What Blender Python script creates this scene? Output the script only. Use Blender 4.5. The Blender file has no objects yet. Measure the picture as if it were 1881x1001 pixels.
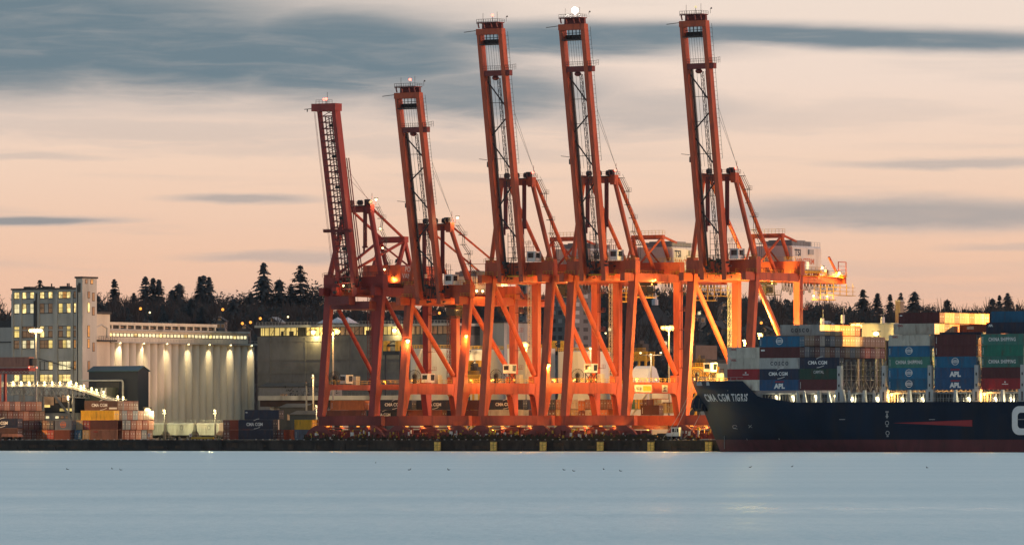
import bpy, bmesh, math, random
from mathutils import Vector, Matrix
R = math.radians
rnd = random.Random(7)
sc = bpy.context.scene
col = sc.collection

# ------------------------------------------------------------------ place
# camera 3.2 m above the water; the quay runs along u and the land lies along v
TH = R(34.5); CT, ST = math.cos(TH), math.sin(TH)
F, CX, HY, HC = 12014.0, 940.5, 807.0, 3.2
Y0 = 1800.0; X0 = (892 - CX) * Y0 / F
QZ = 3.1                                  # top of the quay
def W(a, b, z=0.0): return Vector((X0 + a*CT + b*ST, Y0 - a*ST + b*CT, z))
def on_a(px, b):                          # a of the point seen at column px at depth b behind the quay rail
    k = (px - CX) / F
    return (k*(Y0 + b*CT) - X0 - b*ST) / (CT + k*ST)
def on_b(px, a):
    k = (px - CX) / F
    return (k*(Y0 - a*ST) - X0 - a*CT) / (ST - k*CT)
def yd(a, b): return Y0 - a*ST + b*CT
def zz(py, a, b): return HC + (HY - py) * yd(a, b) / F
def zY(py, Y): return HC + (HY - py) * Y / F
def xY(px, Y): return (px - CX) * Y / F

# ------------------------------------------------------------------ mesh builder
class MB:
    def __init__(s): s.v = []; s.f = []; s.m = []; s.mi = 0
    def quadbox(s, p):                    # 8 corners: 0-3 bottom ring, 4-7 top ring
        n = len(s.v); s.v += [tuple(q) for q in p]
        for f in ((3,2,1,0),(4,5,6,7),(0,1,5,4),(1,2,6,5),(2,3,7,6),(3,0,4,7)):
            s.f.append(tuple(n+i for i in f)); s.m.append(s.mi)
        return s
    def box(s, x0, x1, y0, y1, z0, z1):
        return s.quadbox([(x0,y0,z0),(x1,y0,z0),(x1,y1,z0),(x0,y1,z0),(x0,y0,z1),(x1,y0,z1),(x1,y1,z1),(x0,y1,z1)])
    def face(s, *pts):
        n = len(s.v); s.v += [tuple(p) for p in pts]; s.f.append(tuple(range(n, n+len(pts)))); s.m.append(s.mi); return s
    def bar(s, p, q, w, h=None, up=(0,0,1)):
        h = w if h is None else h
        p, q = Vector(p), Vector(q); d = (q-p)
        if d.length < 1e-6: return s
        d.normalize(); u = Vector(up)
        if abs(d.dot(u)) > .98: u = Vector((1,0,0))
        sx = d.cross(u).normalized()*(w/2); sy = sx.cross(d).normalized()*(h/2)
        return s.quadbox([p-sx-sy, p+sx-sy, p+sx+sy, p-sx+sy, q-sx-sy, q+sx-sy, q+sx+sy, q-sx+sy])
    def tube(s, p, q, r, n=8, r2=None, caps=True):
        p, q = Vector(p), Vector(q); d = (q-p)
        if d.length < 1e-6: return s
        d.normalize(); r2 = r if r2 is None else r2
        u = Vector((0,0,1)) if abs(d.z) < .9 else Vector((1,0,0))
        a = d.cross(u).normalized(); b = a.cross(d)
        k = len(s.v)
        for c, rr in ((p, r), (q, r2)):
            for i in range(n):
                t = 2*math.pi*i/n; s.v.append(tuple(c + a*math.cos(t)*rr + b*math.sin(t)*rr))
        for i in range(n):
            j = (i+1) % n; s.f.append((k+i, k+n+i, k+n+j, k+j)); s.m.append(s.mi)
        if caps:
            s.f.append(tuple(k+i for i in range(n))); s.m.append(s.mi)
            s.f.append(tuple(k+n+i for i in reversed(range(n)))); s.m.append(s.mi)
        return s
    def path(s, pts, r, n=5):
        for p, q in zip(pts, pts[1:]): s.tube(p, q, r, n)
        return s
    def loft(s, secs):                    # rectangular sections (cx, cy, z, wx, wy)
        k = len(s.v)
        for cx, cy, z, wx, wy in secs:
            s.v += [(cx-wx/2,cy-wy/2,z),(cx+wx/2,cy-wy/2,z),(cx+wx/2,cy+wy/2,z),(cx-wx/2,cy+wy/2,z)]
        for i in range(len(secs)-1):
            for j in range(4):
                a, b = k+4*i+j, k+4*i+(j+1) % 4
                s.f.append((a, b, b+4, a+4)); s.m.append(s.mi)
        s.f.append((k+3,k+2,k+1,k)); s.m.append(s.mi)
        e = k+4*(len(secs)-1); s.f.append((e,e+1,e+2,e+3)); s.m.append(s.mi)
        return s
    def prism(s, pts, axis, lo, hi):      # polygon in the two other axes, extruded along axis
        def P(p, t):
            a, b = p
            return (t,a,b) if axis == 'x' else (a,t,b) if axis == 'y' else (a,b,t)
        n = len(pts); k = len(s.v)
        s.v += [P(p, lo) for p in pts] + [P(p, hi) for p in pts]
        for i in range(n):
            j = (i+1) % n; s.f.append((k+i,k+j,k+n+j,k+n+i)); s.m.append(s.mi)
        s.f.append(tuple(k+i for i in reversed(range(n)))); s.m.append(s.mi)
        s.f.append(tuple(k+n+i for i in range(n))); s.m.append(s.mi)
        return s
    def ball(s, c, r, n=8, m=5, sz=1.0):
        c = Vector(c); k = len(s.v)
        for i in range(m+1):
            ph = math.pi*i/m
            for j in range(n):
                t = 2*math.pi*j/n
                s.v.append((c.x+r*math.sin(ph)*math.cos(t), c.y+r*math.sin(ph)*math.sin(t), c.z+r*sz*math.cos(ph)))
        for i in range(m):
            for j in range(n):
                j2 = (j+1) % n
                s.f.append((k+i*n+j, k+(i+1)*n+j, k+(i+1)*n+j2, k+i*n+j2)); s.m.append(s.mi)
        return s
    def rail(s, p, q, h=1.1, n=None, r=.05):
        p, q = Vector(p), Vector(q); L = (q-p).length; n = n or max(1, int(L/1.6)); up = Vector((0,0,h))
        for i in range(n+1):
            c = p.lerp(q, i/n); s.bar(c, c+up, r*1.3)
        s.bar(p+up, q+up, r*1.5); s.bar(p+up*.5, q+up*.5, r*1.2)
        return s
    def mesh(s, name, mats):
        me = bpy.data.meshes.new(name); me.from_pydata(s.v, [], s.f)
        mats = mats if isinstance(mats, (list, tuple)) else [mats]
        for m in mats: me.materials.append(m)
        if len(mats) > 1: me.polygons.foreach_set('material_index', s.m)
        bm = bmesh.new(); bm.from_mesh(me); bmesh.ops.recalc_face_normals(bm, faces=bm.faces); bm.to_mesh(me); bm.free()
        me.update(); return me
    def build(s, name, mats, parent=None, loc=(0,0,0), rot=(0,0,0), **kw):
        return link(name, s.mesh(name, mats), parent, loc, rot, **kw)

def link(name, data, parent=None, loc=(0,0,0), rot=(0,0,0), label=None, cat=None, group=None, kind=None):
    o = bpy.data.objects.new(name, data); col.objects.link(o)
    o.location = loc; o.rotation_euler = rot
    if parent: o.parent = parent
    return tag(o, label, cat, group, kind)
def tag(o, label=None, cat=None, group=None, kind=None):
    if label: o['label'] = label
    if cat: o['category'] = cat
    if group: o['group'] = group
    if kind: o['kind'] = kind
    return o
def thing(name, label, cat, loc, group=None, rz=-TH):
    return link(name, None, None, loc, (0,0,rz), label, cat, group)
def copy_tree(o, parent=None):
    c = o.copy(); col.objects.link(c)
    if parent: c.parent = parent
    for ch in list(o.children): copy_tree(ch, c)
    return c
def relabel(o, label):
    o['label'] = label; return o

# ------------------------------------------------------------------ materials
def lin(r, g, b):
    f = lambda c: (c/255/12.92) if c/255 <= .04045 else ((c/255+.055)/1.055)**2.4
    return (f(r), f(g), f(b), 1)
MATS = {}
def mat(name, c, rough=.6, metal=0.0, amt=.25, scale=.6, streak=1.0, bump=0.0, bscale=4.0, rand=0.0, spec=.4, dirt=None, dirt_amt=.5):
    if name in MATS: return MATS[name]
    m = bpy.data.materials.new(name); m.use_nodes = True; MATS[name] = m
    nt = m.node_tree; N = nt.nodes; L = nt.links
    b = N['Principled BSDF']; b.inputs['Roughness'].default_value = rough; b.inputs['Metallic'].default_value = metal
    b.inputs['Specular IOR Level'].default_value = spec
    tc = N.new('ShaderNodeTexCoord'); mp = N.new('ShaderNodeMapping'); L.new(tc.outputs['Object'], mp.inputs[0])
    mp.inputs['Scale'].default_value = (scale, scale, scale/streak)
    nz = N.new('ShaderNodeTexNoise'); nz.inputs['Scale'].default_value = 1.0; nz.inputs['Detail'].default_value = 6; nz.inputs['Roughness'].default_value = .65
    L.new(mp.outputs[0], nz.inputs['Vector'])
    mr = N.new('ShaderNodeMapRange'); mr.inputs[1].default_value = .25; mr.inputs[2].default_value = .75
    mr.inputs[3].default_value = 1-amt; mr.inputs[4].default_value = 1+amt*.6; L.new(nz.outputs['Fac'], mr.inputs[0])
    val = mr.outputs[0]
    if rand:
        oi = N.new('ShaderNodeObjectInfo'); r2 = N.new('ShaderNodeMapRange'); r2.inputs[3].default_value = 1-rand; r2.inputs[4].default_value = 1+rand
        L.new(oi.outputs['Random'], r2.inputs[0]); mu = N.new('ShaderNodeMath'); mu.operation = 'MULTIPLY'
        L.new(val, mu.inputs[0]); L.new(r2.outputs[0], mu.inputs[1]); val = mu.outputs[0]
        ad = N.new('ShaderNodeVectorMath'); ad.operation = 'ADD'; L.new(tc.outputs['Object'], ad.inputs[0])
        cb = N.new('ShaderNodeCombineXYZ'); m3 = N.new('ShaderNodeMath'); m3.operation = 'MULTIPLY'; m3.inputs[1].default_value = 97
        L.new(oi.outputs['Random'], m3.inputs[0]); L.new(m3.outputs[0], cb.inputs[0]); L.new(cb.outputs[0], ad.inputs[1]); L.new(ad.outputs[0], mp.inputs[0])
    mx = N.new('ShaderNodeMix'); mx.data_type = 'RGBA'; mx.blend_type = 'MULTIPLY'; mx.inputs[0].default_value = 1
    mx.inputs[6].default_value = c if len(c) == 4 else (*c, 1); L.new(val, mx.inputs[7])
    out = mx.outputs[2]
    if dirt:
        n2 = N.new('ShaderNodeTexNoise'); n2.inputs['Scale'].default_value = 1.7; n2.inputs['Detail'].default_value = 8; L.new(mp.outputs[0], n2.inputs['Vector'])
        r3 = N.new('ShaderNodeMapRange'); r3.inputs[1].default_value = .52; r3.inputs[2].default_value = .74; r3.inputs[4].default_value = dirt_amt
        L.new(n2.outputs['Fac'], r3.inputs[0])
        m2 = N.new('ShaderNodeMix'); m2.data_type = 'RGBA'; L.new(r3.outputs[0], m2.inputs[0]); L.new(out, m2.inputs[6]); m2.inputs[7].default_value = (*dirt, 1)
        out = m2.outputs[2]
    L.new(out, b.inputs['Base Color'])
    if bump:
        n4 = N.new('ShaderNodeTexNoise'); n4.inputs['Scale'].default_value = bscale; n4.inputs['Detail'].default_value = 5; L.new(tc.outputs['Object'], n4.inputs['Vector'])
        bp = N.new('ShaderNodeBump'); bp.inputs['Strength'].default_value = bump; bp.inputs['Distance'].default_value = .2
        L.new(n4.outputs['Fac'], bp.inputs['Height']); L.new(bp.outputs[0], b.inputs['Normal'])
    return m
def glow(name, c, s, var=0.0, vscale=.8):
    if name in MATS: return MATS[name]
    m = bpy.data.materials.new(name); m.use_nodes = True; MATS[name] = m
    nt = m.node_tree; N = nt.nodes; L = nt.links; b = N['Principled BSDF']
    b.inputs['Base Color'].default_value = (c[0]*.3, c[1]*.3, c[2]*.3, 1); b.inputs['Emission Color'].default_value = (*c, 1); b.inputs['Emission Strength'].default_value = s
    if var:
        ge = N.new('ShaderNodeNewGeometry'); nz = N.new('ShaderNodeTexNoise'); nz.inputs['Scale'].default_value = vscale; nz.inputs['Detail'].default_value = 3
        L.new(ge.outputs['Position'], nz.inputs['Vector'])
        mr = N.new('ShaderNodeMapRange'); mr.inputs[1].default_value = .32; mr.inputs[2].default_value = .7
        mr.inputs[3].default_value = s*(1-var); mr.inputs[4].default_value = s*(1+var)
        L.new(nz.outputs['Fac'], mr.inputs[0]); L.new(mr.outputs[0], b.inputs['Emission Strength'])
    m.cycles.emission_sampling = 'NONE'
    return m
RUST = (.09,.035,.02)
M = dict(
 red=mat('crane_red', (.50,.094,.038), .5, amt=.22, scale=.35, streak=4, rand=.04, dirt=(.15,.035,.025), dirt_amt=.75),
 oldred=mat('old_crane_red', (.31,.040,.031), .55, amt=.25, scale=.4, streak=4, dirt=(.12,.02,.02), dirt_amt=.5),
 maroon=mat('maroon_steel', (.20,.04,.035), .6, amt=.3, scale=.5, streak=3),
 dark=mat('dark_steel', (.035,.032,.032), .55, amt=.3),
 grey=mat('grey_steel', (.23,.24,.25), .5, amt=.25, scale=.7, streak=3),
 lgrey=mat('pale_steel', (.41,.42,.42), .5, amt=.2, scale=.6, streak=4, dirt=(.2,.15,.11), dirt_amt=.4),
 white=mat('white_paint', (.72,.70,.67), .45, amt=.12, scale=.3, streak=5, dirt=(.35,.27,.2), dirt_amt=.35),
 cream=mat('cream_paint', (.62,.58,.48), .55, amt=.15, scale=.3, streak=5, dirt=(.3,.22,.15), dirt_amt=.35),
 yellow=mat('yellow_paint', (.62,.36,.03), .5, amt=.2, scale=.7, dirt=(.2,.11,.03), dirt_amt=.4),
 fender=mat('fender_yellow', (.92,.62,.14), .6, amt=.25, scale=.8, dirt=(.12,.08,.03), dirt_amt=.6),
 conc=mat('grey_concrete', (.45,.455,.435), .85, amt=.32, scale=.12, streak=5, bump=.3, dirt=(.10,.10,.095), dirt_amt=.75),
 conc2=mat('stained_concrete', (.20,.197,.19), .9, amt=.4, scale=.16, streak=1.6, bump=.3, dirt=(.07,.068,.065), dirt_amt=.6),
 silo=mat('silo_concrete', (.66,.62,.52), .85, amt=.16, scale=.14, streak=8, bump=.15, dirt=(.26,.2,.16), dirt_amt=.4),
 trim=mat('dark_trim', (.05,.05,.052), .7, amt=.3),
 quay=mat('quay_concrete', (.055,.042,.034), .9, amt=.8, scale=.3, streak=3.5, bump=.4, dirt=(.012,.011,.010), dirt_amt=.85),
 yard=mat('yard_asphalt', (.055,.052,.05), .9, amt=.35, scale=.08, bump=.2),
 hill=mat('hill_soil', (.035,.036,.033), 1, amt=.4, scale=.03),
 shed=mat('navy_cladding', (.009,.016,.030), .6, amt=.2, scale=.4, streak=3),
 tank=mat('tank_white', (.60,.57,.52), .55, amt=.1, scale=.12, streak=5, dirt=(.36,.29,.22), dirt_amt=.35),
 hull=mat('hull_navy', (.0045,.016,.038), .5, amt=.35, scale=.12, streak=4, spec=.13, dirt=(.020,.020,.024), dirt_amt=.7),
 boot=mat('boot_red', (.11,.020,.026), .6, amt=.45, scale=.35, streak=3, dirt=(.045,.016,.017), dirt_amt=.6),
 paint_w=mat('lettering_white', (.75,.76,.76), .5, amt=.1, scale=1.5),
 paint_r=mat('lettering_red', (.30,.022,.028), .5, amt=.15),
 paint_k=mat('lettering_dark', (.02,.028,.06), .5, amt=.1),
 paint_o=mat('lettering_orange', (.55,.16,.08), .5, amt=.1),
 rubber=mat('black_rubber', (.015,.015,.015), .8, amt=.2),
 glass=mat('dark_glass', (.02,.026,.03), .12, amt=.1, spec=.6),
 bark=mat('dark_bark', (.050,.041,.036), .9, amt=.3),
 bare=mat('bare_twigs', (.050,.046,.046), .95, amt=.3, rand=.25),
 fir=mat('fir_needles', (.030,.044,.052), .9, amt=.4, scale=.25, rand=.35),
 fir2=mat('cedar_needles', (.034,.047,.052), .9, amt=.4, scale=.25, rand=.35),
 bush=mat('scrub_leaves', (.045,.040,.022), .9, amt=.4, scale=.8, rand=.3),
 roof=mat('roof_shingle', (.045,.046,.05), .9, amt=.3),
 housew=mat('house_siding', (.16,.155,.15), .8, amt=.15, rand=.5),
 duck=mat('duck_feathers', (.018,.016,.014), .7, amt=.3),
 beak=mat('duck_beak', (.2,.15,.05), .6),
 tent=mat('tent_fabric', (.55,.56,.62), .7, amt=.08),
 rope=mat('mooring_rope', (.42,.40,.36), .9, amt=.2),
 hopper=mat('hopper_grey', (.42,.42,.36), .6, amt=.2, scale=.5, streak=4, dirt=(.2,.17,.12), dirt_amt=.5),
 sod=glow('sodium_lamp', (1,.36,.05), 1.9), sodc=glow('sodium_core', (1,.60,.16), 4),
 warm=glow('warm_lamp', (1,.78,.36), 4), whitel=glow('white_lamp', (1,.95,.82), 12),
 redl=glow('red_beacon', (1,.12,.08), 7), win=glow('lit_window', (1,.72,.27), 1.25, .75, .55), win2=glow('lit_window_pale', (1,.84,.46), 1.05, .4, .5),
 wing=glow('lit_gallery', (1,.72,.22), .85, .6, .14), wink=glow('dim_window', (.9,.5,.25), .13, .6, .6),
 orangew=glow('orange_window', (1,.45,.12), .5, .4),
)
# container colours (real paint, seen under lamps and dusk)
CC = dict(navy=(.014,.026,.060), blue=(.007,.125,.255), teal=(.045,.19,.155), green=(.014,.16,.11), dgreen=(.022,.07,.05), red=(.30,.022,.028),
 maroon=(.10,.022,.025), rust=(.21,.055,.035), brown=(.15,.07,.048), orange=(.55,.17,.045), salmon=(.36,.16,.105), tan=(.22,.155,.11), cream=(.54,.51,.44),
 lgrey=(.44,.45,.44), bgrey=(.14,.18,.24), yellow=(.88,.50,.02), aplblue=(.015,.078,.19), black=(.03,.03,.035), lyellow=(.52,.36,.18))
def cmat(k): return mat('container_'+k, CC[k], .5, amt=.32, scale=.6, streak=3.5, rand=.16, dirt=RUST, dirt_amt=.5)

# ------------------------------------------------------------------ text
TXT = {}
def text_mesh(s, h, bold=.02, sx=1.0, m=None, space=1.0):
    key = (s, h, bold, sx, m.name, space)
    if key in TXT: return TXT[key]
    cu = bpy.data.curves.new('t', 'FONT'); cu.body = s; cu.size = 1; cu.offset = bold; cu.resolution_u = 3; cu.space_character = space
    o = bpy.data.objects.new('t', cu); col.objects.link(o)
    dg = bpy.context.evaluated_depsgraph_get(); me = bpy.data.meshes.new_from_object(o.evaluated_get(dg))
    bpy.data.objects.remove(o); bpy.data.curves.remove(cu)
    xs = [v.co.x for v in me.vertices]; ys = [v.co.y for v in me.vertices]
    x0, y0, y1 = min(xs), min(ys), max(ys); k = h/(y1-y0)
    for v in me.vertices: v.co = Vector(((v.co.x-x0)*k*sx, (v.co.y-y0)*k, 0))
    me.materials.clear(); me.materials.append(m); me.name = 'lettering'
    TXT[key] = me; return me
def width(me): return max(v.co.x for v in me.vertices)
def text_front(s, h, x, z, y, parent, m, bold=.02, sx=1.0, center=True, name='lettering', space=1.0):   # on a face looking to -y
    me = text_mesh(s, h, bold, sx, m, space); w = width(me)
    return link(name, me, parent, (x-(w/2 if center else 0), y, z), (math.pi/2, 0, 0))
def text_side(s, h, y, z, x, parent, m, bold=.02, sx=1.0, name='lettering', center=True):                  # on a face looking to +x
    me = text_mesh(s, h, bold, sx, m); w = width(me)
    return link(name, me, parent, (x, y-(w/2 if center else 0), z), (math.pi/2, 0, math.pi/2))

# ------------------------------------------------------------------ lamps
def point(parent, loc, watts, c=(1,.47,.13), r=.5, name='lamp_light'):
    l = bpy.data.lights.new(name, 'POINT'); l.energy = watts; l.color = c; l.shadow_soft_size = r
    return link(name, l, parent, loc)
SOD = (1,.47,.10); WRM = (1,.68,.32)

# ------------------------------------------------------------------ camera, sky, sun
cam = bpy.data.cameras.new('camera'); camo = bpy.data.objects.new('camera', cam); col.objects.link(camo)
camo.location = (0, 0, HC); camo.rotation_euler = (math.pi/2, 0, 0)
cam.sensor_width = 36; cam.lens = F*36/1881; cam.shift_y = (HY-500.5)/1881; cam.clip_start = 1; cam.clip_end = 30000
sc.camera = camo
sc.view_settings.view_transform = 'Standard'; sc.view_settings.look = 'None'; sc.view_settings.exposure = 0; sc.view_settings.gamma = 1
sc.cycles.use_denoising = True; sc.cycles.sample_clamp_indirect = 4; sc.cycles.max_bounces = 6; sc.cycles.use_light_tree = True
sc.cycles.transparent_max_bounces = 4

def make_sky():
    w = bpy.data.worlds.new('World'); sc.world = w; w.use_nodes = True
    nt = w.node_tree; N = nt.nodes; L = nt.links; N.clear()
    def put(sock, v):
        if hasattr(v, 'is_output') or isinstance(v, bpy.types.NodeSocket): L.new(v, sock)
        else: sock.default_value = v
    def ma(op, a, b=0.0, c=0.0, clamp=False):
        n = N.new('ShaderNodeMath'); n.operation = op; n.use_clamp = clamp
        put(n.inputs[0], a); put(n.inputs[1], b); put(n.inputs[2], c); return n.outputs[0]
    def ss(v, e0, e1, t0=0.0, t1=1.0):
        n = N.new('ShaderNodeMapRange'); n.interpolation_type = 'SMOOTHSTEP'
        for i, x in enumerate((v, e0, e1, t0, t1)): put(n.inputs[i], x)
        return n.outputs[0]
    def mix(f, a, b):
        n = N.new('ShaderNodeMix'); n.data_type = 'RGBA'; put(n.inputs[0], f); put(n.inputs[6], a); put(n.inputs[7], b); return n.outputs[2]
    tc = N.new('ShaderNodeTexCoord'); sx = N.new('ShaderNodeSeparateXYZ'); L.new(tc.outputs['Generated'], sx.inputs[0])
    x, y, z = sx.outputs
    az = ma('MULTIPLY', ma('ARCTAN2', x, y), 57.29578); el = ma('MULTIPLY', ma('ARCSINE', z), 57.29578)
    f = ma('SQRT', ma('DIVIDE', ma('MAXIMUM', el, 0.0), 90.0))
    cr = N.new('ShaderNodeValToRGB'); L.new(f, cr.inputs[0]); e = cr.color_ramp.elements
    stops = [(0, (239,180,149)), (.9, (241,188,158)), (1.6, (246,202,173)), (2.4, (248,215,191)), (3.2, (246,223,207)), (4.2, (244,227,213)), (5.5, (198,204,206)), (9, (174,196,206)), (25, (168,193,206)), (90, (150,174,196))]
    while len(e) < len(stops): e.new(.5)
    for q, (d, c) in zip(e, stops): q.position = math.sqrt(d/90); q.color = lin(*c)
    base = cr.outputs[0]
    # warped noise for cloud edges
    def noise(sa, se, off, det=5, rough=.55, dist=0.0):
        cb = N.new('ShaderNodeCombineXYZ'); put(cb.inputs[0], ma('MULTIPLY_ADD', az, sa, off)); put(cb.inputs[1], ma('MULTIPLY', el, se)); cb.inputs[2].default_value = off
        n = N.new('ShaderNodeTexNoise'); n.inputs['Scale'].default_value = 1; n.inputs['Detail'].default_value = det; n.inputs['Roughness'].default_value = rough; n.inputs['Distortion'].default_value = dist
        L.new(cb.outputs[0], n.inputs['Vector']); return n.outputs['Fac']
    nA = noise(.55, 2.6, 3.1, dist=.3); nB = noise(1.0, 9.0, 8.7, 7, .62, .5); nC = noise(.35, 5.5, 15.3, 4, .5, .2)
    wob = ma('ADD', ma('MULTIPLY', ma('SUBTRACT', nA, .5), .34), ma('MULTIPLY', ma('SUBTRACT', nB, .5), .16))
    front = ss(ma('ABSOLUTE', az), 14.0, 30.0, 1.0, 0.0)
    bank = None
    # (azimuth, elevation, half width, half height, strength, wobble) in degrees
    for a0, e0, ra, re, st, wb in [(-4.6,3.56,4.0,.76,1.0,.8), (-2.9,3.38,2.0,.52,1.0,.8), (-1.5,3.36,2.0,.56,1.0,.9), (-.25,3.00,1.45,.33,.9,1.0), (.85,2.86,1.6,.22,.55,1.2), (.5,3.50,2.2,.19,1.0,.4), (2.6,3.52,4.6,.135,1.0,.3),
                               (3.5,1.965,2.6,.17,.72,.6), (4.6,1.90,1.6,.09,.5,.5), (-4.3,1.915,1.05,.055,.8,.3), (-2.35,2.105,.75,.055,.62,.4), (-2.0,1.60,.95,.075,.5,.6), (3.9,2.41,1.25,.055,.55,.4), (-3.2,2.72,2.9,.16,.34,1.4), (-1.0,2.55,2.4,.11,.30,1.2), (1.6,2.80,1.9,.16,.28,1.3), (3.2,2.85,1.2,.10,.2,1.0), (-4.4,2.45,1.0,.06,.35,.8), (2.6,1.83,1.2,.05,.3,.6), (4.5,1.68,.8,.04,.35,.4), (-.3,2.30,.9,.05,.22,.6)]:
        dx = ma('DIVIDE', ma('SUBTRACT', az, a0), ra); dy = ma('DIVIDE', ma('SUBTRACT', ma('ADD', el, ma('MULTIPLY', wob, wb)), ma('MULTIPLY_ADD', ma('SUBTRACT', az, a0), -.03 if ra == 4.6 else 0.0, e0)), re)
        d = ma('SQRT', ma('ADD', ma('MULTIPLY', dx, dx), ma('MULTIPLY', dy, dy)))
        m = ma('MULTIPLY', ss(d, .35, 1.32, 1.0, 0.0), st)
        bank = m if bank is None else ma('MAXIMUM', bank, m)
    bank = ma('MULTIPLY', bank, front)
    wisps = ma('MULTIPLY', ss(nC, .50, .72), .20)
    high = ma('MULTIPLY', ss(noise(.06, .12, 31.0, 5, .55), .42, .62), ss(el, 5.0, 9.0, 0.0, .55))
    dens = ma('MAXIMUM', ma('MAXIMUM', bank, wisps), high)
    dens = ma('MULTIPLY', dens, ss(nB, .28, .60, .88, 1.0))
    ccol = mix(ss(ma('MULTIPLY', bank, ss(az, -5.5, 2.5, 1.0, .78)), .25, .95), lin(173,172,173), lin(113,132,143))
    full = mix(dens, base, ccol)
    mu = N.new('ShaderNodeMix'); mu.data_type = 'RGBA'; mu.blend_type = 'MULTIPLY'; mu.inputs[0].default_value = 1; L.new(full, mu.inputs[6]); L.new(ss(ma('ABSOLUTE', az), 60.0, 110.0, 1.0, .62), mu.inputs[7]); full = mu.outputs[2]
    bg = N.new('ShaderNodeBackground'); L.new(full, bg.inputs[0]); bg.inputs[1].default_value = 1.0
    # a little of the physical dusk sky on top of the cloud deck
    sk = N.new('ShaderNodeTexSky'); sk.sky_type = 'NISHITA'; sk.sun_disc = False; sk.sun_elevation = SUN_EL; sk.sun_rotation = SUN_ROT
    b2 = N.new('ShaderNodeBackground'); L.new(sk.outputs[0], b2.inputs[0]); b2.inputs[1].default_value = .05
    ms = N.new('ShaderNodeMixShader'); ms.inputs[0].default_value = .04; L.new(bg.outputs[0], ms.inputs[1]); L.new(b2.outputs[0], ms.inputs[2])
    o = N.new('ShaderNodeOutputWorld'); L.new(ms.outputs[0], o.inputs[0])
HAZE = .000010
SUN_EL = R(5); SUN_AZ = R(106)            # afterglow from the right; azimuth from +y towards +x
SUN_ROT = SUN_AZ
make_sky()
sl = bpy.data.lights.new('sun', 'SUN'); sl.energy = 1.95; sl.angle = R(8); sl.color = (1,.53,.36)
so = link('sun', sl); d = Vector((math.sin(SUN_AZ)*math.cos(SUN_EL), math.cos(SUN_AZ)*math.cos(SUN_EL), math.sin(SUN_EL)))
so.rotation_euler = d.to_track_quat('Z', 'Y').to_euler(); so.location = (0, 0, 300)

# ------------------------------------------------------------------ water, yard, hill
def water_mat():
    m = bpy.data.materials.new('water'); m.use_nodes = True; nt = m.node_tree; N = nt.nodes; L = nt.links; b = N['Principled BSDF']
    b.inputs['Base Color'].default_value = (.60,.72,.74,1); b.inputs['Roughness'].default_value = .30; b.inputs['IOR'].default_value = 1.6
    ge = N.new('ShaderNodeNewGeometry')
    hs = []
    for sc_, det, st in (((.006,.022,1), 5, .55), ((.55,.16,1), 5, .5)):
        mp = N.new('ShaderNodeMapping'); mp.inputs['Scale'].default_value = sc_; L.new(ge.outputs['Position'], mp.inputs[0])
        n = N.new('ShaderNodeTexNoise'); n.inputs['Scale'].default_value = 1; n.inputs['Detail'].default_value = det; n.inputs['Roughness'].default_value = .6; L.new(mp.outputs[0], n.inputs['Vector']); hs.append(n.outputs['Fac'])
    b1 = N.new('ShaderNodeBump'); b1.inputs['Strength'].default_value = .45; b1.inputs['Distance'].default_value = .35; L.new(hs[1], b1.inputs['Height'])
    b2 = N.new('ShaderNodeBump'); b2.inputs['Strength'].default_value = .35; b2.inputs['Distance'].default_value = 1.2; L.new(hs[0], b2.inputs['Height']); L.new(b1.outputs[0], b2.inputs['Normal'])
    L.new(b2.outputs[0], b.inputs['Normal'])
    mr = N.new('ShaderNodeMapRange'); mr.inputs[1].default_value = .3; mr.inputs[2].default_value = .7; mr.inputs[3].default_value = .30; mr.inputs[4].default_value = .55
    L.new(hs[0], mr.inputs[0])
    # a calmer slick lies across the inlet about 300 m out
    sp = N.new('ShaderNodeSeparateXYZ'); L.new(ge.outputs['Position'], sp.inputs[0])
    def rng(v, a, c, d0, d1):
        n = N.new('ShaderNodeMapRange'); n.interpolation_type = 'SMOOTHSTEP'; L.new(v, n.inputs[0]); n.inputs[1].default_value = a; n.inputs[2].default_value = c; n.inputs[3].default_value = d0; n.inputs[4].default_value = d1; return n.outputs[0]
    def mul(x, y):
        n = N.new('ShaderNodeMath'); n.operation = 'MULTIPLY'; L.new(x, n.inputs[0]); L.new(y, n.inputs[1]); return n.outputs[0]
    slick = mul(mul(rng(sp.outputs[1], 276, 286, 0, 1), rng(sp.outputs[1], 300, 345, 1, 0)), rng(hs[1], .35, .6, .35, 1))
    su = N.new('ShaderNodeMath'); su.operation = 'MULTIPLY_ADD'; L.new(slick, su.inputs[0]); su.inputs[1].default_value = -.15; L.new(mr.outputs[0], su.inputs[2])
    L.new(su.outputs[0], b.inputs['Roughness'])
    return m
mb = MB(); mb.face((-1500,-600,0),(1500,-600,0),(1500,3000,0),(-1500,3000,0)); mb.build('water', water_mat(), kind='structure')
def hill_h(X, Y):
    t = min(max((Y-2180)/530, 0), 1); t = t*t*(3-2*t)
    return QZ + t*(49 + 3*math.sin(X*.013+1) + 3*math.sin(X*.031)) - max(0, Y-3150)*.02
mb = MB(); mb.mi = 0
As = [-1000 + 2000*i/50 for i in range(51)]; Bs = [-3.9, 60, 150, 240, 320] + [370+45*i for i in range(32)] + [2100, 2600]
for b in Bs:
    for a in As:
        p = W(a, b); h = hill_h(p.x, p.y)
        mb.v.append((p.x, p.y, max(h, -3)))
na = len(As)
for j in range(len(Bs)-1):
    for i in range(na-1):
        mb.f.append((j*na+i, j*na+i+1, (j+1)*na+i+1, (j+1)*na+i)); mb.m.append(1 if Bs[j+1] > 330 else 0)
mb.build('ground', [M['yard'], M['hill']], kind='structure')

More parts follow.
